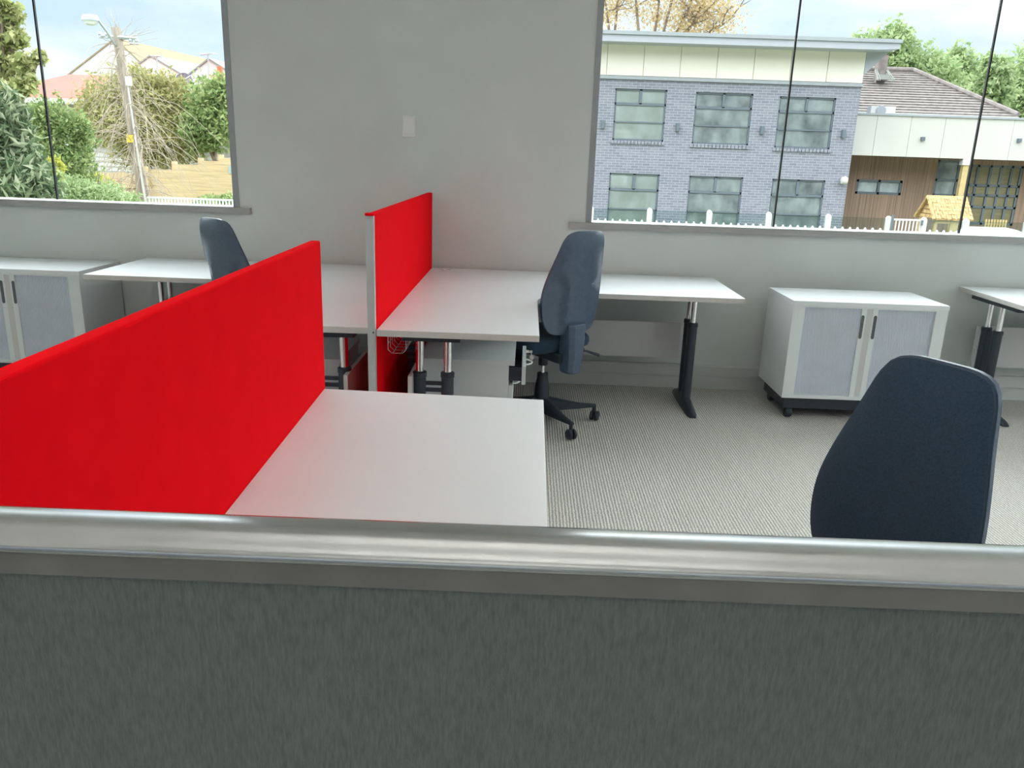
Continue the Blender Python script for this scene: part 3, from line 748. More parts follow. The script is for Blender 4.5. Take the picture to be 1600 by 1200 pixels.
def set_chair(c, x, y, f, base_deg=None):
    c.location = (x, y, 0); c.rotation_euler = (0, 0, ang(*f))
    if base_deg is not None:
        for ch in children(c):
            if ch.name.split('.')[0] in ('star_base', 'caster'):
                ch.rotation_euler = (0, 0, math.radians(base_deg)-c.rotation_euler.z)
ch2 = make_chair('black office chair seen from behind at the desk right of the short divider')
ch1 = copy_tree(ch2); ch1['label'] = 'black office chair showing only its upper back above the long red divider'
ch3 = copy_tree(ch2); ch3['label'] = 'black office chair in the right foreground, its padded front turned to the camera'
set_chair(ch2, .118, 4.20, (-.65, .76), -60)
set_chair(ch1, -1.385, 4.20, (.62, .78), 10)
set_chair(ch3, .638, 1.487, (-.88, -.475), 20)
for ch in children(ch3):          # this one is set a little lower on its gas lift
    if ch.name.split('.')[0] in ('backrest', 'back_shell', 'back_post', 'seat', 'mechanism', 'lever', 'upper_tube'): ch.location.z = -.045
# ============================================================ OUTSIDE, RIGHT
def zat(px, py, Y): return at(px, py, Y).z
def xat(px, py, Y): return at(px, py, Y).x
gnd = B()
for (xa, xb, za, zb) in ((-60, -4, -.5, -.5), (-4, 4, -.5, -1.8), (4, 90, -1.8, -1.8)):
    v = [gnd.verts.new(p) for p in ((xa, 6.5, za), (xb, 6.5, zb), (xb, 95, zb), (xa, 95, za))]; gnd.faces.new(v)
g = obj('ground', gnd, M['ground']); g['kind'] = 'structure'

# two-storey blue-grey brick building
FY = 29.0
bX1 = xat(1350, 110, FY); bX0 = -3.0
z_bt = zat(1150, 128.5, FY); z_ct = zat(1150, 74, FY); z_rt = zat(1150, 63.5, FY)
bl = thing('school_building', 'two-storey blue-grey brick building with cream top band seen through the right window', 'building', ((bX0+bX1)/2, FY, -1.8))
wins = []
for a, b, t_, q in ((963, 1036, 139, 220), (1088.5, 1169, 145, 226), (1218.5, 1297.5, 151.5, 232), (952.5, 1025, 271, 358), (1076.5, 1154, 275.5, 362), (1205, 1281.5, 280.5, 366)):
    xm = (a+b)/2; wd = (b-a)/FPX*FY*1.04/2; c = at(xm, (t_+q)/2, FY)
    wins.append((c.x-wd, c.x+wd, zat(xm, q, FY), zat(xm, t_, FY)))
obj('brick_wall', wall_with_holes(B(), bX0, bX1, -1.8, z_bt, FY, FY+.25, wins), M['brick'], bl)
obj('body', bx(bX0, bX1-.02, FY+.6, FY+6, -1.8, z_ct), M['fascia'], bl)
obj('side_wall', bx(bX1-.25, bX1, FY+.25, FY+6, -1.8, z_bt), M['brick'], bl)
pn = B(); x = bX1
while x > bX0:
    box(pn, max(bX0, x-1.235), x-.012, FY-.03, FY+.2, z_bt+.10, z_ct); x -= 1.245
box(pn, bX0, bX1-.02, FY+.02, FY+.3, z_bt+.05, z_ct)
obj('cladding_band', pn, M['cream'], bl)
obj('flashing', bx(bX0, bX1+.02, FY-.07, FY+.02, z_bt-.02, z_bt+.08), M['flash'], bl)
ro = B(); ox = xat(1391, 75, FY)
extrude_poly(ro, [(bX0, FY-.75, z_rt-.02), (ox, FY-.75, z_rt-.02), (ox, FY-.75, z_rt-.20), (bX1+.1, FY-.75, z_rt-.24), (bX0, FY-.75, z_rt-.24)], (0, 6.7, 0))
obj('roof', ro, M['fascia'], bl)
obj('roof_edge', bx(bX0, ox+.05, FY-.80, FY+6, z_rt-.02, z_rt+.09), M['flash'], bl)
so_f = B(); extrude_poly(so_f, [(bX1, FY-.03, z_rt-.20), (ox-.02, FY-.03, z_rt-.20), (bX1, FY-.03, z_rt-.95)], (0, 5.9, 0)); obj('soffit', so_f, M['fascia'], bl)
for i, (a, b, z0, z1) in enumerate(wins):
    f = B(); y0, y1 = FY+.04, FY+.12; zt = z1-(z1-z0)*.29; zb = z0+(z1-z0)*.36; t_ = .055
    box(f, a, a+t_, y0, y1, z0, z1); box(f, b-t_, b, y0, y1, z0, z1); box(f, a, b, y0, y1, z1-t_, z1); box(f, a, b, y0, y1, z0, z0+t_)
    box(f, a, b, y0, y1, zt-.04, zt+.04); box(f, a, b, y0, y1, zb-.022, zb+.022); box(f, (a+b)/2-.045, (a+b)/2+.045, y0, y1, zt, z1)
    wi = obj('window', f, M['extframe'], bl)
    obj('pane', bx(a+t_, b-t_, FY+.085, FY+.092, z0+t_, z1-t_), M['glass_far'], wi)
    q = B(); box(q, a+.01, b-.01, FY+.100, FY+.118, z0+.01, z1-.01)
    obj('pane_backing', q, M['pane_pale'] if i in (0, 3) else M['pane_hazy'], wi)  # opaque board close behind the pane, carries the painted reflections
    if i < 3:
        sl_ = B(); n = 16
        for k in range(n): box(sl_, a-.06+(b-a+.12)*k/n, a-.06+(b-a+.12)*(k+.82)/n, FY-.05, FY+.05, z0-.12, z0)
        obj('brick_sill', sl_, M['brick'], wi)
for px_, py_ in ((941.5, 194.5), (1058.5, 199), (1190, 203.5), (1317, 209)):
    c = at(px_, py_, FY); k = B(); box(k, c.x-.06, c.x+.06, FY-.13, FY, c.z-.14, c.z+.14)
    obj('wall_light', k, M['extframe'], bl, bevel=.01)
c = at(1318, 282, FY); k = B(); lathe(k, [(.02, -.16), (.12, -.12), (.15, 0), (.12, .06), (.05, .08)], (c.x, FY-.14, c.z), 16, 'x'); box(k, c.x-.05, c.x+.05, FY-.06, FY, c.z-.05, c.z+.05)
obj('security_camera', k, M['extwhite'], bl, smooth=True)

# single-storey wing with pale parapet and brown timber walls
WYY = 30.0
wg = thing('school_wing', 'low wing with pale panelled parapet and brown timber wall, right of the brick building', 'building', (16, WYY, -1.8))
z1 = zat(1460, 183, WYY); z0 = zat(1460, 246.5, WYY); xa = bX1+.02; xb = xat(1600, 200, WYY)+9
pn = B(); x = xat(1367, 215, WYY); box(pn, xa, x-.012, WYY, WYY+.2, z0, z1)
while x < xb: box(pn, x, x+1.20, WYY, WYY+.2, z0, z1); x += 1.212
box(pn, xa, xb, WYY+.03, WYY+.3, z0, z1)
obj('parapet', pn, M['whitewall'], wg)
obj('parapet_cap', bx(xa, xb, WYY-.05, WYY+.3, z1, z1+.07), M['flash'], wg)
obj('flat_roof', bx(xa, xb, WYY+.3, WYY+6, z1-.6, z1-.5), M['flash'], wg)
obj('soffit', bx(xa, xb, WYY+.2, WYY+2.0, z0+.0, z0+.1), M['timber'], wg)
TY = WYY+1.6
def rect(pxa, pya, pxb, pyb, Y):
    c = at((pxa+pxb)/2, (pya+pyb)/2, Y); w_ = (pxb-pxa)/FPX*Y*1.03/2
    return (c.x-w_, c.x+w_, zat((pxa+pxb)/2, pyb, Y), zat((pxa+pxb)/2, pya, Y))
h1 = rect(1340, 281, 1406.5, 304, TY); h2 = rect(1463, 250, 1497, 307, TY); h3 = rect(1512, 258, 1588, 352, TY)
obj('timber_wall', wall_with_holes(B(), xa, xb, -1.8, z0+.05, TY, TY+.2, [h1, h2, h3]), M['timber'], wg)
def grid_frame(h, xs, zs, t_=.05, Y=TY):
    f = B(); a, b, c, d = h
    for x in [a+t_/2, b-t_/2]+[a+(b-a)*q for q in xs]: box(f, x-t_/2, x+t_/2, Y+.02, Y+.10, c, d)
    for z in [c+t_/2, d-t_/2]+[c+(d-c)*q for q in zs]: box(f, a, b, Y+.02, Y+.10, z-t_/2, z+t_/2)
    return f
for h, xs, zs, mm in ((h1, (.5,), (), M['pane_hazy']), (h2, (), (.45,), M['pane_hazy']), (h3, (.16, .40, .60, .80), (.30, .50, .66), M['pine'])):
    wi = obj('window' if h is not h3 else 'glazed_door', grid_frame(h, xs, zs, .09 if h is not h3 else .085), M['extframe'], wg)
    obj('pane', bx(h[0]+.04, h[1]-.04, TY+.055, TY+.062, h[2]+.04, h[3]-.04), M['glass_far'], wi)
    obj('pane_backing', bx(h[0]+.01, h[1]-.01, TY+.085, TY+.098, h[2]+.01, h[3]-.01), mm, wi)
c = at(1504, 280, WYY+.1); obj('verandah_post', bx(c.x-.10, c.x+.10, WYY+.02, WYY+.2, -1.8, z0), M['playwood'], wg)
obj('post_bracket', bx(c.x-.16, c.x+.16, WYY-.02, WYY+.24, z0-.22, z0), M['extwhite'], wg)
for px_, py_ in ((1441, 217), (1591.5, 219.5), (1700, 224)):
    c = at(px_, py_, WYY); obj('square_light', bx(c.x-.065, c.x+.065, WYY-.10, WYY, c.z-.065, c.z+.065), M['extframe'], wg, bevel=.005)
# air-conditioning unit on the flat roof
c = at(1380, 172, WYY+1.2); ac = thing('air_conditioner', 'white air-conditioning unit on the flat roof beside the brick building', 'air conditioner', (c.x, c.y, z1-.5))
obj('housing', bx(c.x-.46, c.x+.46, c.y, c.y+.35, z1-.5, zat(1380, 166, WYY+1.2)), M['extwhite'], ac, bevel=.02)
obj('fan_guard', lathe(B(), [(.17, -.02), (.18, -.03), (.13, -.035), (.12, -.03), (.03, -.03)], (c.x-.08, c.y-.0, c.z-.02), 24, 'y'), M['flash'], ac)
# tiled hip roof house
hz = thing('tiled_house', 'house with a dark tiled hip roof behind the low wing', 'house', (16, 38, -1.8))
EY, RY = 36.0, 41.5
e0 = Vector((xat(1330, 178, EY)-5, EY, zat(1450, 178.5, EY))); e1 = Vector((xat(1590, 181, EY), EY, e0.z))
r1 = at(1427, 113, RY); r0 = Vector((r1.x-10, RY, r1.z))
tl = B(); n = 17
for k in range(n):
    a, b = k/n, (k+1.12)/n
    p0, p1 = e0.lerp(r0, a), e1.lerp(r1, a); q0, q1 = e0.lerp(r0, min(b, 1)), e1.lerp(r1, min(b, 1))
    lift = Vector((0, -.02, .075)); extrude_poly(tl, [p0+lift, p1+lift, q1+Vector((0, 0, .01)), q0+Vector((0, 0, .01))], (0, .02, -.07))
back = Vector((e1.x, 2*RY-EY, e1.z))
hp = [tl.verts.new(p) for p in (e1, back, r1)]; tl.faces.new(hp)
hp = [tl.verts.new(p) for p in (back, Vector((e0.x, 2*RY-EY, e0.z)), r0, r1)]; tl.faces.new(hp)
obj('roof', tl, M['grooftile'], hz)
hc = B(); tube(hc, [e1+Vector((0, 0, .1)), r1+Vector((0, 0, .1))], .12, 8); tube(hc, [r0+Vector((0, 0, .1)), r1+Vector((0, 0, .1))], .12, 8)
obj('ridge_tiles', hc, M['grooftile'], hz)
obj('gutter', bx(e0.x, e1.x, EY-.12, EY+.05, e0.z-.22, e0.z), M['extwhite'], hz)
obj('wall', bx(e0.x, e1.x-.5, EY+.5, 2*RY-EY-.5, -1.8, e0.z-.05), M['cream'], hz)
c = at(1380, 100, 39.6); ch_ = obj('chimney', bx(c.x-.20, c.x+.20, 39.6, 40.0, c.z-1.2, zat(1380, 86, 39.6)), mat('rendered_chimney', (.20, .17, .16), .8, noise=(4, .2, 3)), hz)
fl = B()
for s in (-.36, -.28, .28, .36): hexa(fl, [(c.x+s-.02, 39.0, c.z-.78), (c.x+s+.02, 39.0, c.z-.78), (c.x+s*.8+.02, 39.7, c.z-.30), (c.x+s*.8-.02, 39.7, c.z-.30)], [(c.x+s-.02, 39.0, c.z-.70), (c.x+s+.02, 39.0, c.z-.70), (c.x+s*.8+.02, 39.7, c.z-.22), (c.x+s*.8-.02, 39.7, c.z-.22)])
box(fl, c.x-.25, c.x+.25, 39.1, 39.6, c.z-.72, c.z-.50); obj('chimney_flashing', fl, M['greyroof'], hz)

# play house
PY = 25.0
rl0, rl1 = at(1449, 306, PY+.6), at(1511, 308, PY+.6); ev0, ev1 = at(1460, 343, PY), at(1527, 343, PY)
ph = thing('play_house', 'small wooden play house with a straw-coloured shingle roof behind the white fence', 'play house', ((ev0.x+ev1.x)/2, PY+.5, -1.8))
zr, ze = (rl0.z+rl1.z)/2, (ev0.z+ev1.z)/2
rf = B()
random.seed(5)
for side in (-1, 1):
    for k in range(6):
        for j in range(15):
            xa_, xb_ = rl0.x+(rl1.x-rl0.x)*j/15, rl0.x+(rl1.x-rl0.x)*(j+.9)/15
            a, b = k/6, (k+1.1)/6; ya, yb = PY+.6+side*.62*a, PY+.6+side*.62*b; za, zb = zr-(zr-ze)*a, zr-(zr-ze)*b-random.random()*.03
            extrude_poly(rf, [(xa_, ya, za+.0), (xb_, ya, za), (xb_, yb, zb+.03), (xa_, yb, zb+.03)], (0, 0, .025))
    hexa(rf, [(rl0.x, PY+.6, zr-.03), (rl1.x, PY+.6, zr-.03), (rl1.x, PY+.6+side*.62, ze-.03), (rl0.x, PY+.6+side*.62, ze-.03)], [(rl0.x, PY+.6, zr), (rl1.x, PY+.6, zr), (rl1.x, PY+.6+side*.62, ze), (rl0.x, PY+.6+side*.62, ze)])
obj('shingle_roof', rf, M['thatch'], ph)
wl = B(); xa_, xb_ = rl0.x+.12, rl1.x-.12
for x in (xa_, (xa_+xb_)/2-.03, xb_-.07):
    box(wl, x, x+.07, PY+.06, PY+.13, -1.8, ze+.05); box(wl, x, x+.07, PY+1.07, PY+1.14, -1.8, ze+.05)
for z in (ze-.05, ze-.42, ze-.52, ze-.62, ze-.72, ze-.82, ze-.92): box(wl, xa_, xb_, PY+.07, PY+.10, z-.09, z)
obj('walls', wl, M['playwood'], ph)
gb = B()
for k in range(5):
    q = k/5; hw = .62*(1-q)-.03; extrude_poly(gb, [(rl0.x+.10, PY+.6-hw, ze+(zr-ze)*q), (rl0.x+.10, PY+.6+hw, ze+(zr-ze)*q), (rl0.x+.10, PY+.6+hw-.10, ze+(zr-ze)*(q+.16)), (rl0.x+.10, PY+.6-hw+.10, ze+(zr-ze)*(q+.16))], (.03, 0, 0))
for s in (-1, 1): tube(gb, [(rl0.x+.02, PY+.6, zr-.01), (rl0.x+.02, PY+.6+s*.64, ze-.02)], .05, 6)
obj('gable_boards', gb, M['thatch'], ph)

# white fence with glass panels and gate
QY = 23.0
zg = zat(1150, 333, QY)                   # top of the glass
pz = zat(1150, 329.5, QY); zk = zat(1150, 349.5, QY)
wf = thing('picket_fence', 'white post and picket fence with clear glass panels below the right window view', 'fence', (8, QY, -1.8))
posts = [924, 1015.5, 1109, 1202, 1295, 1389.5, 1444.5, 1510.5, 1606, 1700]
pX = [xat(p, 335+(p-1150)*.034, QY) for p in posts]
def picket(bm, x, w_, z, Y=QY):
    extrude_poly(bm, [(x-w_, Y-.03, -1.8), (x+w_, Y-.03, -1.8), (x+w_, Y-.03, z-.07), (x+w_*.5, Y-.03, z-.015), (x, Y-.03, z), (x-w_*.5, Y-.03, z-.015), (x-w_, Y-.03, z-.07)], (0, .06 if w_ < .06 else .14, 0))
for x in pX:
    b_ = B(); picket(b_, x, .068, pz); obj('post', b_, M['extwhite'], wf)
for i, (a, b) in enumerate(zip(pX[:-1], pX[1:])):
    if i == 5: continue
    b_ = B(); n = max(2, round((b-a)/.205))
    for k in range(1, n): picket(b_, a+(b-a)*k/n, .036, zk+.02)
    box(b_, a, b, QY+.03, QY+.06, zk-.30, zk-.22)
    obj('picket_panel', b_, M['extwhite'], wf)
    obj('glass_panel', bx(a+.07, b-.07, QY+.07, QY+.078, zk-.6, zg), M['glass_fence'], wf)
gt = B(); a, b = pX[5]+.10, pX[6]-.10
for z in (pz-.06, -1.5): box(gt, a, b, QY-.02, QY+.02, z-.05, z)
for k in range(9): x = a+(b-a)*k/8; box(gt, x-.016, x+.016, QY-.012, QY+.012, -1.5, pz-.06)
ga = obj('gate', gt, M['extwhite'], wf)
obj('gate_latch', bx(a-.06, a+.0, QY-.06, QY-.02, pz-.62, pz+.04), M['extframe'], ga)
obj('gate_hinge', bx(b+.0, b+.05, QY-.06, QY-.02, pz-.22, pz-.08), M['extframe'], ga)
# pale cover at the right
c = at(1552, 362, 21.5); tb = B(); zt = zat(1545, 356, 21.5)
lo = [(c.x-.95, 20.7, zt-.32), (c.x+1.1, 20.7, zt-.34), (c.x+1.2, 22.3, zt-.36), (c.x-.9, 22.3, zt-.32)]; hi = [(c.x-.55, 21.2, zt), (c.x+.45, 21.2, zt-.02), (c.x+.5, 21.8, zt), (c.x-.5, 21.8, zt)]
hexa(tb, lo, hi); hexa(tb, [(x, y, -1.8) for x, y, z in lo], lo)
tag(obj('sandpit_cover', tb, M['tarp']), 'pale blue-white cover at the lower right corner of the right window view', 'cover')
yf = B(); c0, c1 = xat(1541, 347, 26.5), xat(1572, 348, 26.5)
for k in range(8):
    x = c0+(c1-c0)*k/7; z = zat(1556, 343, 26.5); box(yf, x-.025, x+.025, 26.5, 26.53, -1.8, z)
box(yf, c0, c1, 26.53, 26.56, z-.18, z-.12)
tag(obj('low_fence', yf, M['playwood']), 'short row of pale wooden pickets just right of the play house', 'fence')

# ============================================================ PLANTS
def leaf_cloud(blobs, n, size, seed, aspect=.45, droop=0.0, shell=.55):
    """blobs: (centre, radii). Each leaf is a small folded quad"""
    rng = np.random.default_rng(seed); vs = []; fs = []
    vol = np.array([b[1][0]*b[1][1]*b[1][2] for b in blobs])**(2/3); vol = vol/vol.sum()
    for (c, r), k in zip(blobs, (vol*n).astype(int)):
        d = rng.normal(size=(k, 3)); d /= np.linalg.norm(d, axis=1)[:, None]
        rad = (shell+(1.12-shell)*rng.random(k)**.7)*(1+.13*np.sin(d[:, 0]*6+seed)+.13*np.sin(d[:, 2]*9+d[:, 1]*5)+.08*np.sin(d[:, 0]*15+d[:, 2]*13))
        p = np.array(c)+d*rad[:, None]*np.array(r)
        ax = rng.normal(size=(k, 3)); ax[:, 2] -= droop; ax /= np.linalg.norm(ax, axis=1)[:, None]
        sd = np.cross(ax, rng.normal(size=(k, 3))); sd /= np.linalg.norm(sd, axis=1)[:, None]
        nn = np.cross(ax, sd); s = size*(.6+.8*rng.random(k))[:, None]
        for q in np.stack([p-ax*s*.5, p+sd*s*aspect*.5+nn*s*.06, p+ax*s*.5, p-sd*s*aspect*.5+nn*s*.06], 1):
            i = len(vs); vs.extend(q.tolist()); fs.append((i, i+1, i+2, i+3))
    me = bpy.data.meshes.new('leaves'); me.from_pydata(vs, [], fs)
    bm = B(); bm.from_mesh(me); bpy.data.meshes.remove(me); return bm
def branches(bm, base, top, r, n, spread, rng, depth=2):
    base, top = Vector(base), Vector(top)
    mid = base.lerp(top, .5)+Vector((rng.uniform(-1, 1), rng.uniform(-1, 1), 0))*spread*.12
    tube(bm, [base, mid, top], [r, r*.75, r*.4], 6)
    if depth:
        for k in range(n):
            t = rng.uniform(.35, 1.0); p = base.lerp(mid, t*2) if t < .5 else mid.lerp(top, t*2-1)
            a = rng.uniform(0, 2*PI); ln = (top-base).length*rng.uniform(.35, .65)
            q = p+Vector((math.cos(a)*spread*.5, math.sin(a)*spread*.5, abs(rng.gauss(.5, .25))))*ln/max(spread*.8, 1)
            branches(bm, p, q, r*.42, max(2, n-1), spread*.6, rng, depth-1)
def plant(name, label, cat, blobs, n, size, mleaf, seed, base=None, trunk_r=.1, group=None, aspect=.45, droop=0, leaf='foliage', shell=.55, gz=-.5):
    c = Vector(blobs[0][0]); bs = Vector((c.x, c.y, gz)) if base is None else Vector(base)
    t = thing(name, label, cat, bs, group=group)
    obj(leaf, leaf_cloud(blobs, n, size, seed, aspect, droop, shell), mleaf, t)
    rng = random.Random(seed); tr = B()
    branches(tr, bs, c, trunk_r, 3, max(b[1][0] for b in blobs), rng, 1 if c.y < 20 else 0)
    for b in blobs[1:]: tube(tr, [bs.lerp(c, .6), Vector(b[0])], [trunk_r*.5, trunk_r*.2], 6)
    obj('trunk' if cat == 'tree' else 'stem', tr, M['bark'], t)
    return t
def blob(px_, py_, Y, rpx, rpz=None, ry=None):
    c = at(px_, py_, Y); k = Y/FPX; rx = rpx*k; return (tuple(c), (rx, ry or rx, (rpz or rpx)*k))
# behind the school
t = thing('autumn_tree', 'bare-branched tree with straw-coloured leaves rising behind the brick building roof', 'tree', (at(1000, 50, 46).x, 46, -1.8))
tr = B(); rng = random.Random(11); lf = []
for px0, pxt, pyt in ((955, 925, -60), (958, 965, -80), (1000, 985, -90), (1030, 1060, -80), (1045, 1095, -50), (1045, 1120, 0), (1020, 1030, -70), (1070, 1148, 25), (1060, 1110, -20)):
    b0, t0 = at(px0, 75, 46+rng.uniform(-1, 1)), at(pxt, pyt, 46+rng.uniform(-1.5, 1.5))
    branches(tr, b0, t0, .085, 7, 2.2, rng, 2)
    for q in (.35, .6, .8, .98): p = b0.lerp(t0, q); lf.append((tuple(p+Vector((rng.uniform(-.6, .6), rng.uniform(-1, 1), rng.uniform(-.3, .3)))), (1.25, 1.25, 1.0)))
tube(tr, [(at(1010, 50, 46).x, 46, -1.8), at(1005, 90, 46)], [.5, .35], 8)
for px0 in (955, 1000, 1030, 1045, 1060): tube(tr, [at(1005, 120, 46), at(px0, 75, 46)], [.3, .16], 8)
obj('leaves', leaf_cloud(lf, 9000, .17, 3, .5, 0, .1), M['leaf_autumn'], t); obj('branches', tr, M['bark'], t)
plant('leafy_tree', 'tall green tree behind the right end of the brick building roof', 'tree', [blob(1385, 95, 50, 42, 45), blob(1350, 85, 50, 28), blob(1400, 60, 50, 20), blob(1440, 110, 50, 42, 30), blob(1460, 140, 50, 40)], 9500, .32, M['leaf_soft'], 21, base=(at(1400, 100, 50).x, 50, -1.8), trunk_r=.3, group='green trees behind the tiled roof', shell=.3)
plant('leafy_tree', 'green tree above the middle of the tiled roof slope', 'tree', [blob(1500, 125, 57, 28, 42), blob(1495, 90, 57, 12, 16), blob(1530, 150, 57, 30)], 5500, .32, M['leaf_soft'], 22, base=(at(1500, 120, 57).x, 57, -1.8), trunk_r=.25, group='green trees behind the tiled roof', shell=.3)
plant('leafy_tree', 'green tree right of the tiled roof, crossed by the dark window joint', 'tree', [blob(1552, 135, 44, 26, 36), blob(1550, 105, 44, 14, 16)], 4200, .30, M['leaf_soft'], 23, base=(at(1552, 130, 44).x, 44, -1.8), trunk_r=.25, group='green trees behind the tiled roof', shell=.3)
plant('leafy_tree', 'green tree at the far right edge of the right window view', 'tree', [blob(1600, 130, 64, 32, 45), blob(1640, 110, 64, 40, 50), blob(1600, 165, 64, 30)], 8000, .36, M['leaf_soft'], 24, base=(at(1600, 120, 64).x, 64, -1.8), trunk_r=.25, group='green trees behind the tiled roof', shell=.3)

# ============================================================ OUTSIDE, LEFT
plant('magnolia', 'large dark shrub with long drooping leaves at the left window edge', 'shrub', [blob(10, 250, 11.5, 52, 55), blob(-30, 190, 11.5, 60, 50), blob(30, 290, 11.2, 55, 35), blob(15, 180, 11.6, 28, 30), blob(62, 300, 11.2, 26, 22)], 5200, .19, M['leaf_dark'], 31, trunk_r=.06, aspect=.26, droop=.6, shell=.35)
plant('garden_tree', 'yellow-green tree rising in the top left corner of the left window', 'tree', [blob(-8, 95, 13.5, 30, 45), blob(22, 60, 13.5, 18, 16), blob(20, 20, 13.5, 16, 18), blob(-12, 20, 13.5, 24, 36), blob(36, 100, 13.4, 16, 16), blob(30, 135, 13.4, 26, 14), blob(62, 88, 13.5, 11, 9), blob(45, 125, 13.4, 12, 12), blob(2, 5, 13.4, 14, 10)], 4200, .115, M['leaf_yellow_green'], 32, trunk_r=.09, base=(at(-10, 100, 13.5).x, 13.5, -.5), aspect=.6, shell=.2)
plant('feathery_shrub', 'bushy blue-green shrub between the window joint and the leaning pole', 'shrub', [blob(95, 220, 14.5, 40, 50), blob(110, 260, 14.3, 36, 34), blob(70, 190, 14.5, 30, 30), blob(128, 205, 14.4, 14, 24)], 9000, .08, M['leaf_green'], 33, trunk_r=.06, shell=.4)
plant('round_shrub', 'large rounded olive-green shrub directly behind the leaning timber pole', 'shrub', [blob(225, 190, 21, 78, 62), blob(165, 175, 21, 42, 45), blob(255, 215, 20.6, 52, 48), blob(215, 135, 21, 40, 25), blob(270, 150, 21, 30, 30)], 15000, .15, M['leaf_olive'], 34, trunk_r=.1, aspect=.3, shell=.5)
plant('garden_tree', 'green tree left of the window edge, in front of the red brick chimney', 'tree', [blob(330, 180, 20.5, 36, 48), blob(315, 205, 20.3, 34, 30), blob(350, 150, 20.5, 22, 28)], 7500, .125, M['leaf_green'], 35, trunk_r=.08, shell=.4)
plant('low_bush', 'low pale green bush at the bottom of the left window view', 'shrub', [blob(150, 305, 13.2, 38, 20), blob(110, 300, 13.2, 28, 24), blob(190, 312, 13.1, 26, 12)], 5000, .065, M['leaf_soft'], 36, trunk_r=.04, shell=.35)
plant('lime_bush', 'small yellow-green bush in front of the old paling fence', 'shrub', [blob(150, 281, 17.5, 14, 9), blob(165, 286, 17.4, 14, 7)], 700, .12, M['leaf_lime'], 37, trunk_r=.03, shell=.3)
plant('lime_bush', 'yellow-leaved bush just right of the dark joint in the left window', 'shrub', [blob(85, 262, 13.6, 14, 14), blob(90, 285, 13.5, 10, 12)], 500, .10, M['leaf_lime'], 38, trunk_r=.03, shell=.3)

# leaning timber power pole
PLY = 17.0
b0, t0 = at(228, 330, PLY), at(181, 43, PLY); b0 = t0+(b0-t0)*1.25
po = thing('utility_pole', 'leaning grey timber power pole with street lamp, seen through the left window', 'power pole', (b0.x, b0.y, -.5))
pt = B(); n = 10; tube(pt, [b0.lerp(t0, k/n) for k in range(n+1)], [.125-.035*k/n for k in range(n+1)], 14)
obj('pole_shaft', pt, M['pole'], po, smooth=True)
a0, a1 = at(155, 56, PLY-.05), at(215, 60, PLY-.05); ca = B(); tube(ca, [a0, a1], .035, 6)
for q in (.03, .2, .82, .97): p = a0.lerp(a1, q); lathe(ca, [(.02, -.06), (.045, -.05), (.03, -.02), (.045, .01), (.02, .06)], p+Vector((0, 0, -.06 if q > .5 else .02)), 10)
obj('crossarm', ca, M['lamp'], po)
l0, l1 = at(180, 70, PLY-.1), at(153, 31, PLY-.6); la = B(); tube(la, [l0, l0.lerp(l1, .5)+Vector((0, 0, .02)), l1], .022, 8); obj('lamp_arm', la, M['lamp'], po, smooth=True)
lh = B(); c = at(141, 30, PLY-.6)
def ell(bm, c, r, zs, seg=18):
    rings = [[bm.verts.new((c.x+r[0]*s*math.cos(2*PI*k/seg), c.y+r[1]*s*math.sin(2*PI*k/seg), c.z+z)) for k in range(seg)] for s, z in zs]
    for i in range(len(rings)-1):
        for k in range(seg): bm.faces.new([rings[i][k], rings[i][(k+1) % seg], rings[i+1][(k+1) % seg], rings[i+1][k]])
    bm.faces.new(rings[0][::-1]); bm.faces.new(rings[-1])
ell(lh, c, (.165, .12), ((1, -.03), (1.0, .0), (.9, .05), (.75, .075), (.3, .085)))
hd = obj('lamp_head', lh, M['lamp'], po, smooth=True)
lb = B(); ell(lb, c, (.15, .11), ((.3, -.11), (.75, -.09), (1, -.03))); obj('lamp_lens', lb, M['lens'], hd, smooth=True)
cd = B(); tube(cd, [at(199, 128, PLY-.16), at(212, 220, PLY-.16), at(230, 330, PLY-.16)], [.016, .02, .026], 8); obj('conduit', cd, M['extwhite'], po, smooth=True)
c = at(201, 127, PLY-.15); obj('junction_box', bx(c.x-.05, c.x+.05, c.y-.05, c.y+.05, c.z-.09, c.z+.09), M['lens'], po, bevel=.01)
c = at(207.5, 217, PLY); bn = B(); lathe(bn, [(.118, -.075), (.122, -.07), (.120, .07), (.115, .075)], c, 16); obj('marker_band', bn, M['yellow'], po)
vn = B(); rng = random.Random(8)
for k in range(190):
    q = rng.uniform(.05, 1.0)**.8; s = at(181+(228-181)*q, 43+(318-43)*q, PLY)
    big = 1 if q < .35 else 1.6
    pts = [s]; d = Vector((rng.uniform(-1, 1), rng.uniform(-.6, .2), rng.uniform(-.5, .7)))*.22*big
    for j in range(6):
        pts.append(pts[-1]+d); d = d*.9+Vector((rng.uniform(-.1, .1), rng.uniform(-.05, .05), -.09+rng.uniform(-.08, .06)))*big*.6
    tube(vn, pts, [.008, .007, .006, .005, .004, .003, .002], 4)
for k in range(16):
    s = at(185+rng.uniform(-6, 8), rng.uniform(48, 75), PLY); a = rng.uniform(.1, PI-.1); d = Vector((math.cos(a), rng.uniform(-.2, .2), math.sin(a)*.7))*.16
    pts = [s]
    for j in range(5): pts.append(pts[-1]+d+Vector((rng.uniform(-.03, .03), 0, rng.uniform(-.03, .04))))
    tube(vn, pts, [.007, .006, .005, .004, .003, .002], 4)
tag(obj('dead_vine', vn, M['vine']), 'tangle of dead leafless vine wrapped around the leaning power pole', 'vine', kind='stuff')

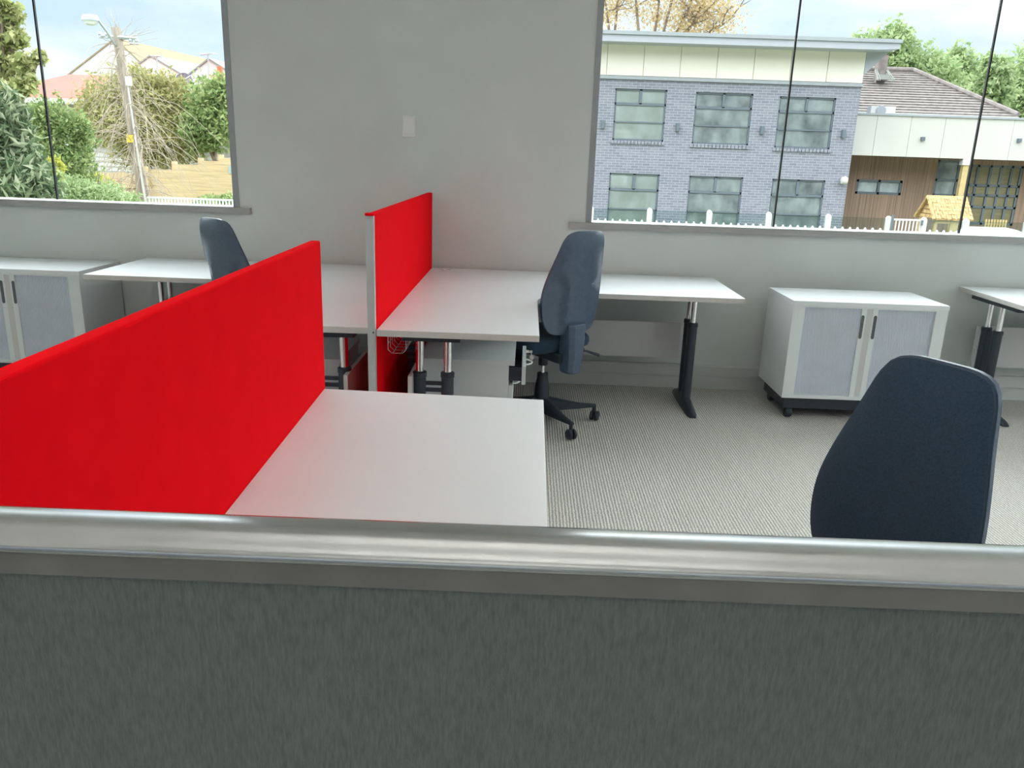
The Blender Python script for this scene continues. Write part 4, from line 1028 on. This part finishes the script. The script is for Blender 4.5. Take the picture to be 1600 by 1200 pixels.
# houses
RY0 = 25.0
rh = thing('red_roof_house', 'white weatherboard house with a faded red roof through the left window', 'house', (at(110, 150, RY0).x, RY0+3, -.5))
ea = at(-40, 152.5, RY0); eb = at(320, 163, RY0); ez = at(110, 155, RY0).z
ra, rb = at(108, 116.5, RY0+4), at(178, 118, RY0+4); rz_ = (ra.z+rb.z)/2
rr = B()
A_, B_, C_, D_ = Vector((ea.x, RY0, ez)), Vector((eb.x, RY0, ez)), Vector((eb.x, RY0+8, ez)), Vector((ea.x, RY0+8, ez)); E_, F_ = Vector((ra.x, RY0+4, rz_)), Vector((rb.x, RY0+4, rz_))
v = [rr.verts.new(p) for p in (A_, B_, C_, D_, E_, F_)]
for f in ((0, 1, 5, 4), (1, 2, 5), (2, 3, 4, 5), (3, 0, 4), (3, 2, 1, 0)): rr.faces.new([v[i] for i in f])
obj('roof', rr, M['redroof'], rh)
obj('gutter', bx(ea.x, eb.x, RY0-.08, RY0+.06, ez-.14, ez+.01), M['extwhite'], rh)
def boards(x0, x1, y, z0, z1, step=.16):
    b = B(); z = z0
    while z < z1: extrude_poly(b, [(x0, y, z), (x0, y-.03, z), (x0, y-.008, min(z+step, z1)), (x0, y, min(z+step, z1))], (x1-x0, 0, 0)); z += step
    box(b, x0, x1, y, y+.15, z0, z1); return b
obj('weatherboards', boards(ea.x+.5, eb.x-.6, RY0+.5, -.5, ez-.02), M['extwhite'], rh)
for p0, p1, p2, p3 in ((20, 158, 48, 172), (104, 178, 125, 196)):
    h = rect(p0, p1, p2, p3, RY0+.45); wi = obj('window', bx(h[0], h[1], RY0+.40, RY0+.47, h[2], h[3]), M['extwhite'], rh)
    obj('pane', bx(h[0]+.07, h[1]-.07, RY0+.38, RY0+.40, h[2]+.07, h[3]-.07), M['dish'], wi)
wb = thing('garden_shed', 'white weatherboard shed wall behind the fences in the left window', 'shed', (at(240, 250, 20).x, 23, -.5))
h = rect(138, 226, 372, 262, 23.0); obj('weatherboards', boards(h[0], h[1], 23.0, -.5, at(240, 229, 23).z, .13), M['extwhite'], wb)
obj('shed_roof', bx(h[0]-.1, h[1]+.1, 22.85, 23.9, at(240, 229, 23).z, at(240, 229, 23).z+.06), M['greyroof'], wb)
h = rect(308, 236, 315, 250, 22.9); obj('window', bx(h[0], h[1], 22.88, 22.96, h[2], h[3]), M['dish'], wb)

def gable(t, apex, lrun, lz, rrun, Y, depth, mw, mr, side=1, over=.04):
    """gable wall facing the camera with its roof running back"""
    w_ = B(); extrude_poly(w_, [(apex.x-lrun, Y, lz), (apex.x+rrun, Y, lz), (apex.x, Y, apex.z)], (0, .2, 0)); box(w_, apex.x-lrun, apex.x+rrun, Y, Y+.2, -.5, lz)
    obj('gable_wall', w_, mw, t)
    for s, run in ((-1, lrun), (1, rrun)):
        r_ = B(); k = (run+.25)/run; ex, ezz = apex.x+s*run*k, apex.z-(apex.z-lz)*k
        extrude_poly(r_, [(apex.x, Y-over, apex.z+.03), (ex, Y-over, ezz+.03), (ex, Y-over, ezz-.03), (apex.x, Y-over, apex.z-.03)], depth)
        obj('roof', r_, mr, t)
g1 = thing('gabled_house', 'big white gabled house with tan roof behind the red roof', 'house', (at(173, 100, 36).x, 36, -.5), group=None)
ap = at(180, 60, 36.0); gable(g1, ap, ap.x-at(108, 116, 36).x, at(140, 117, 36).z, at(243, 112, 36).x-ap.x, 36.0, (3.2, 9, -.35), M['extwhite'], M['tanroof'])
g2 = thing('gabled_house', 'white gabled house end in the middle, with aerial mast and pale roof', 'house', (at(235, 110, 33).x, 33, -.5))
ap = at(235, 87, 33.0); lz = at(235, 125, 33).z; gable(g2, ap, 1.4, lz, 1.65, 33.0, (3.4, 7, -.25), M['extwhite'], M['greyroof'])
g3 = thing('gabled_house', 'white gabled house end nearest the window edge, above the red chimney', 'house', (at(326, 110, 30).x, 30, -.5))
ap = at(326, 92, 30.0); lz = at(326, 132, 30).z; gable(g3, ap, 1.2, lz, 1.5, 30.0, (.9, 2.7, -.1), M['extwhite'], M['greyroof'])
def aerial(px_, pt_, pb_, Y, w_px, label):
    a = thing('tv_aerial', label, 'aerial', at(px_, pb_, Y))
    m_ = B(); tube(m_, [at(px_+2, pb_, Y), at(px_, pt_, Y)], .022, 6); obj('mast', m_, M['lamp'], a)
    c = at(px_, pt_+1, Y); e_ = B(); k = w_px/FPX*Y; tube(e_, [c-Vector((k*.5, 0, .03)), c+Vector((k*.5, 0, .05))], .018, 5)
    for q in range(6): p = c+Vector((k*(-.45+.18*q), 0, .02)); tube(e_, [p-Vector((0, .2, 0)), p+Vector((0, .2, 0))], .012, 4)
    obj('elements', e_, M['lamp'], a)
aerial(245, 88, 150, 30.9, 14, 'thin television aerial mast in front of the middle white gable')
aerial(325, 84, 165, 29.7, 22, 'television aerial on a tall mast before the gable nearest the window edge')
sd = thing('satellite_dish', 'round grey satellite dish between the two smaller white gables', 'satellite dish', at(288, 140, 29.5))
c = at(288, 129, 29.5); ds = B(); lathe(ds, [(.02, .12), (.16, .10), (.27, .04), (.33, -.02), (.325, -.03), (.26, .02), (.15, .075), (.02, .095)], (c.x, c.y, c.z), 28, 'y'); 
o_ = obj('dish', ds, M['dish'], sd, smooth=True)
ar = B(); tube(ar, [c+Vector((-.20, -.02, -.22)), c+Vector((.02, -.35, .0))], .014, 6); tube(ar, [c+Vector((.02, -.35, 0)), c+Vector((.22, -.02, .22))], .014, 6); obj('feed_arm', ar, M['extwhite'], sd)
ms = B(); tube(ms, [c+Vector((0, .12, 0)), c+Vector((0, .14, -1.6))], .03, 8); obj('mast', ms, M['lamp'], sd)
cm = thing('chimney', 'red brick chimney with an orange pot beside the window edge', 'chimney', (at(343, 130, 28).x, 28, at(343, 150, 28).z))
h = rect(335.5, 118, 356, 190, 28); obj('brick_stack', bx(h[0], h[1], 28, 28.5, h[2]-1, h[3]), M['redbrick'], cm); obj('cap_course', bx(h[0]-.06, h[1]+.06, 27.94, 28.56, h[3]-.12, h[3]), M['redbrick'], cm)
c = at(343, 113, 28.2); obj('chimney_pot', lathe(B(), [(.10, -.2), (.085, .1), (.10, .12), (.10, .15)], (c.x, 28.25, h[3]+.15), 14), mat('terracotta', (.62, .24, .13), .8, noise=(6, .1, 2)), cm, smooth=True)

# fences
of = thing('paling_fence', 'old grey-brown paling fence left of the leaning pole', 'fence', (at(185, 300, 19).x, 19, -.5))
x0_, x1_ = at(98, 290, 19).x, at(226, 290, 19).x; zt_ = at(186, 270, 19).z; pf = B(); n = 22; rng = random.Random(2)
for k in range(n): a = x0_+(x1_-x0_)*k/n; box(pf, a, a+(x1_-x0_)/n*.94, 19, 19.02, -.6, zt_+rng.uniform(-.02, .02))
obj('palings', pf, M['paling'], of); obj('rail', bx(x0_, x1_, 18.92, 19.0, at(186, 290, 19).z-.04, at(186, 290, 19).z+.02), M['paling'], of)
nf = thing('board_fence', 'new yellow pine board fence right of the leaning pole, stepping up', 'fence', (at(300, 300, 18.5).x, 18.5, -.5))
SX = [at(p, 280, 18.5).x for p in (232, 272, 314, 344, 372, 400)]; TP = [264.5, 257, 251.5, 246.5, 243, 240]
for i in range(5):
    zt_ = at((232, 272, 314, 344, 372)[i]+14, TP[i], 18.5).z; b_ = B(); z = -.55; 
    while z < zt_-.01: box(b_, SX[i], SX[i+1], 18.5, 18.53, z, min(z+.142, zt_)); z += .145
    obj('board_panel', b_, M['pine'], nf)
    px_ = (228, 271, 312.5, 344.5, 372)[i]; zp = zt_+.06; obj('post', bx(at(px_, 262, 18.5).x-.05, at(px_, 262, 18.5).x+.05, 18.42 if i == 0 else 18.53, 18.52 if i == 0 else 18.63, -.6, zp), M['pine'], nf)
sg = rect(356.5, 259, 360.5, 271, 18.45); tag(obj('notice', bx(sg[0], sg[1], 18.47, 18.5, sg[2], sg[3]), M['tarp']), 'small pale notice fixed to the pine board fence beside the window edge', 'notice')
rlg = thing('street_railing', 'low pale metal railing in front of the pine board fence', 'railing', (at(300, 316, 15).x, 15, -.5))
x0_, x1_ = at(230, 312, 15).x, at(400, 312, 15).x; zt_ = at(300, 309.5, 15).z; rb_ = B(); box(rb_, x0_, x1_, 15, 15.04, zt_-.03, zt_); box(rb_, x0_, x1_, 15, 15.04, -.35, -.32)
obj('rails', rb_, M['lens'], rlg); n = 34; br_ = B()
for k in range(n): a = x0_+(x1_-x0_)*(k+.5)/n; box(br_, a-.012, a+.012, 15.008, 15.032, -.5, zt_-.02)
obj('bars', br_, M['lens'], rlg)
plant('low_bush', 'green bush behind the low pale railing near the window edge', 'shrub', [blob(330, 315, 16.4, 22, 9), blob(355, 312, 16.4, 14, 10)], 900, .09, M['leaf_green'], 39, trunk_r=.03, shell=.3)
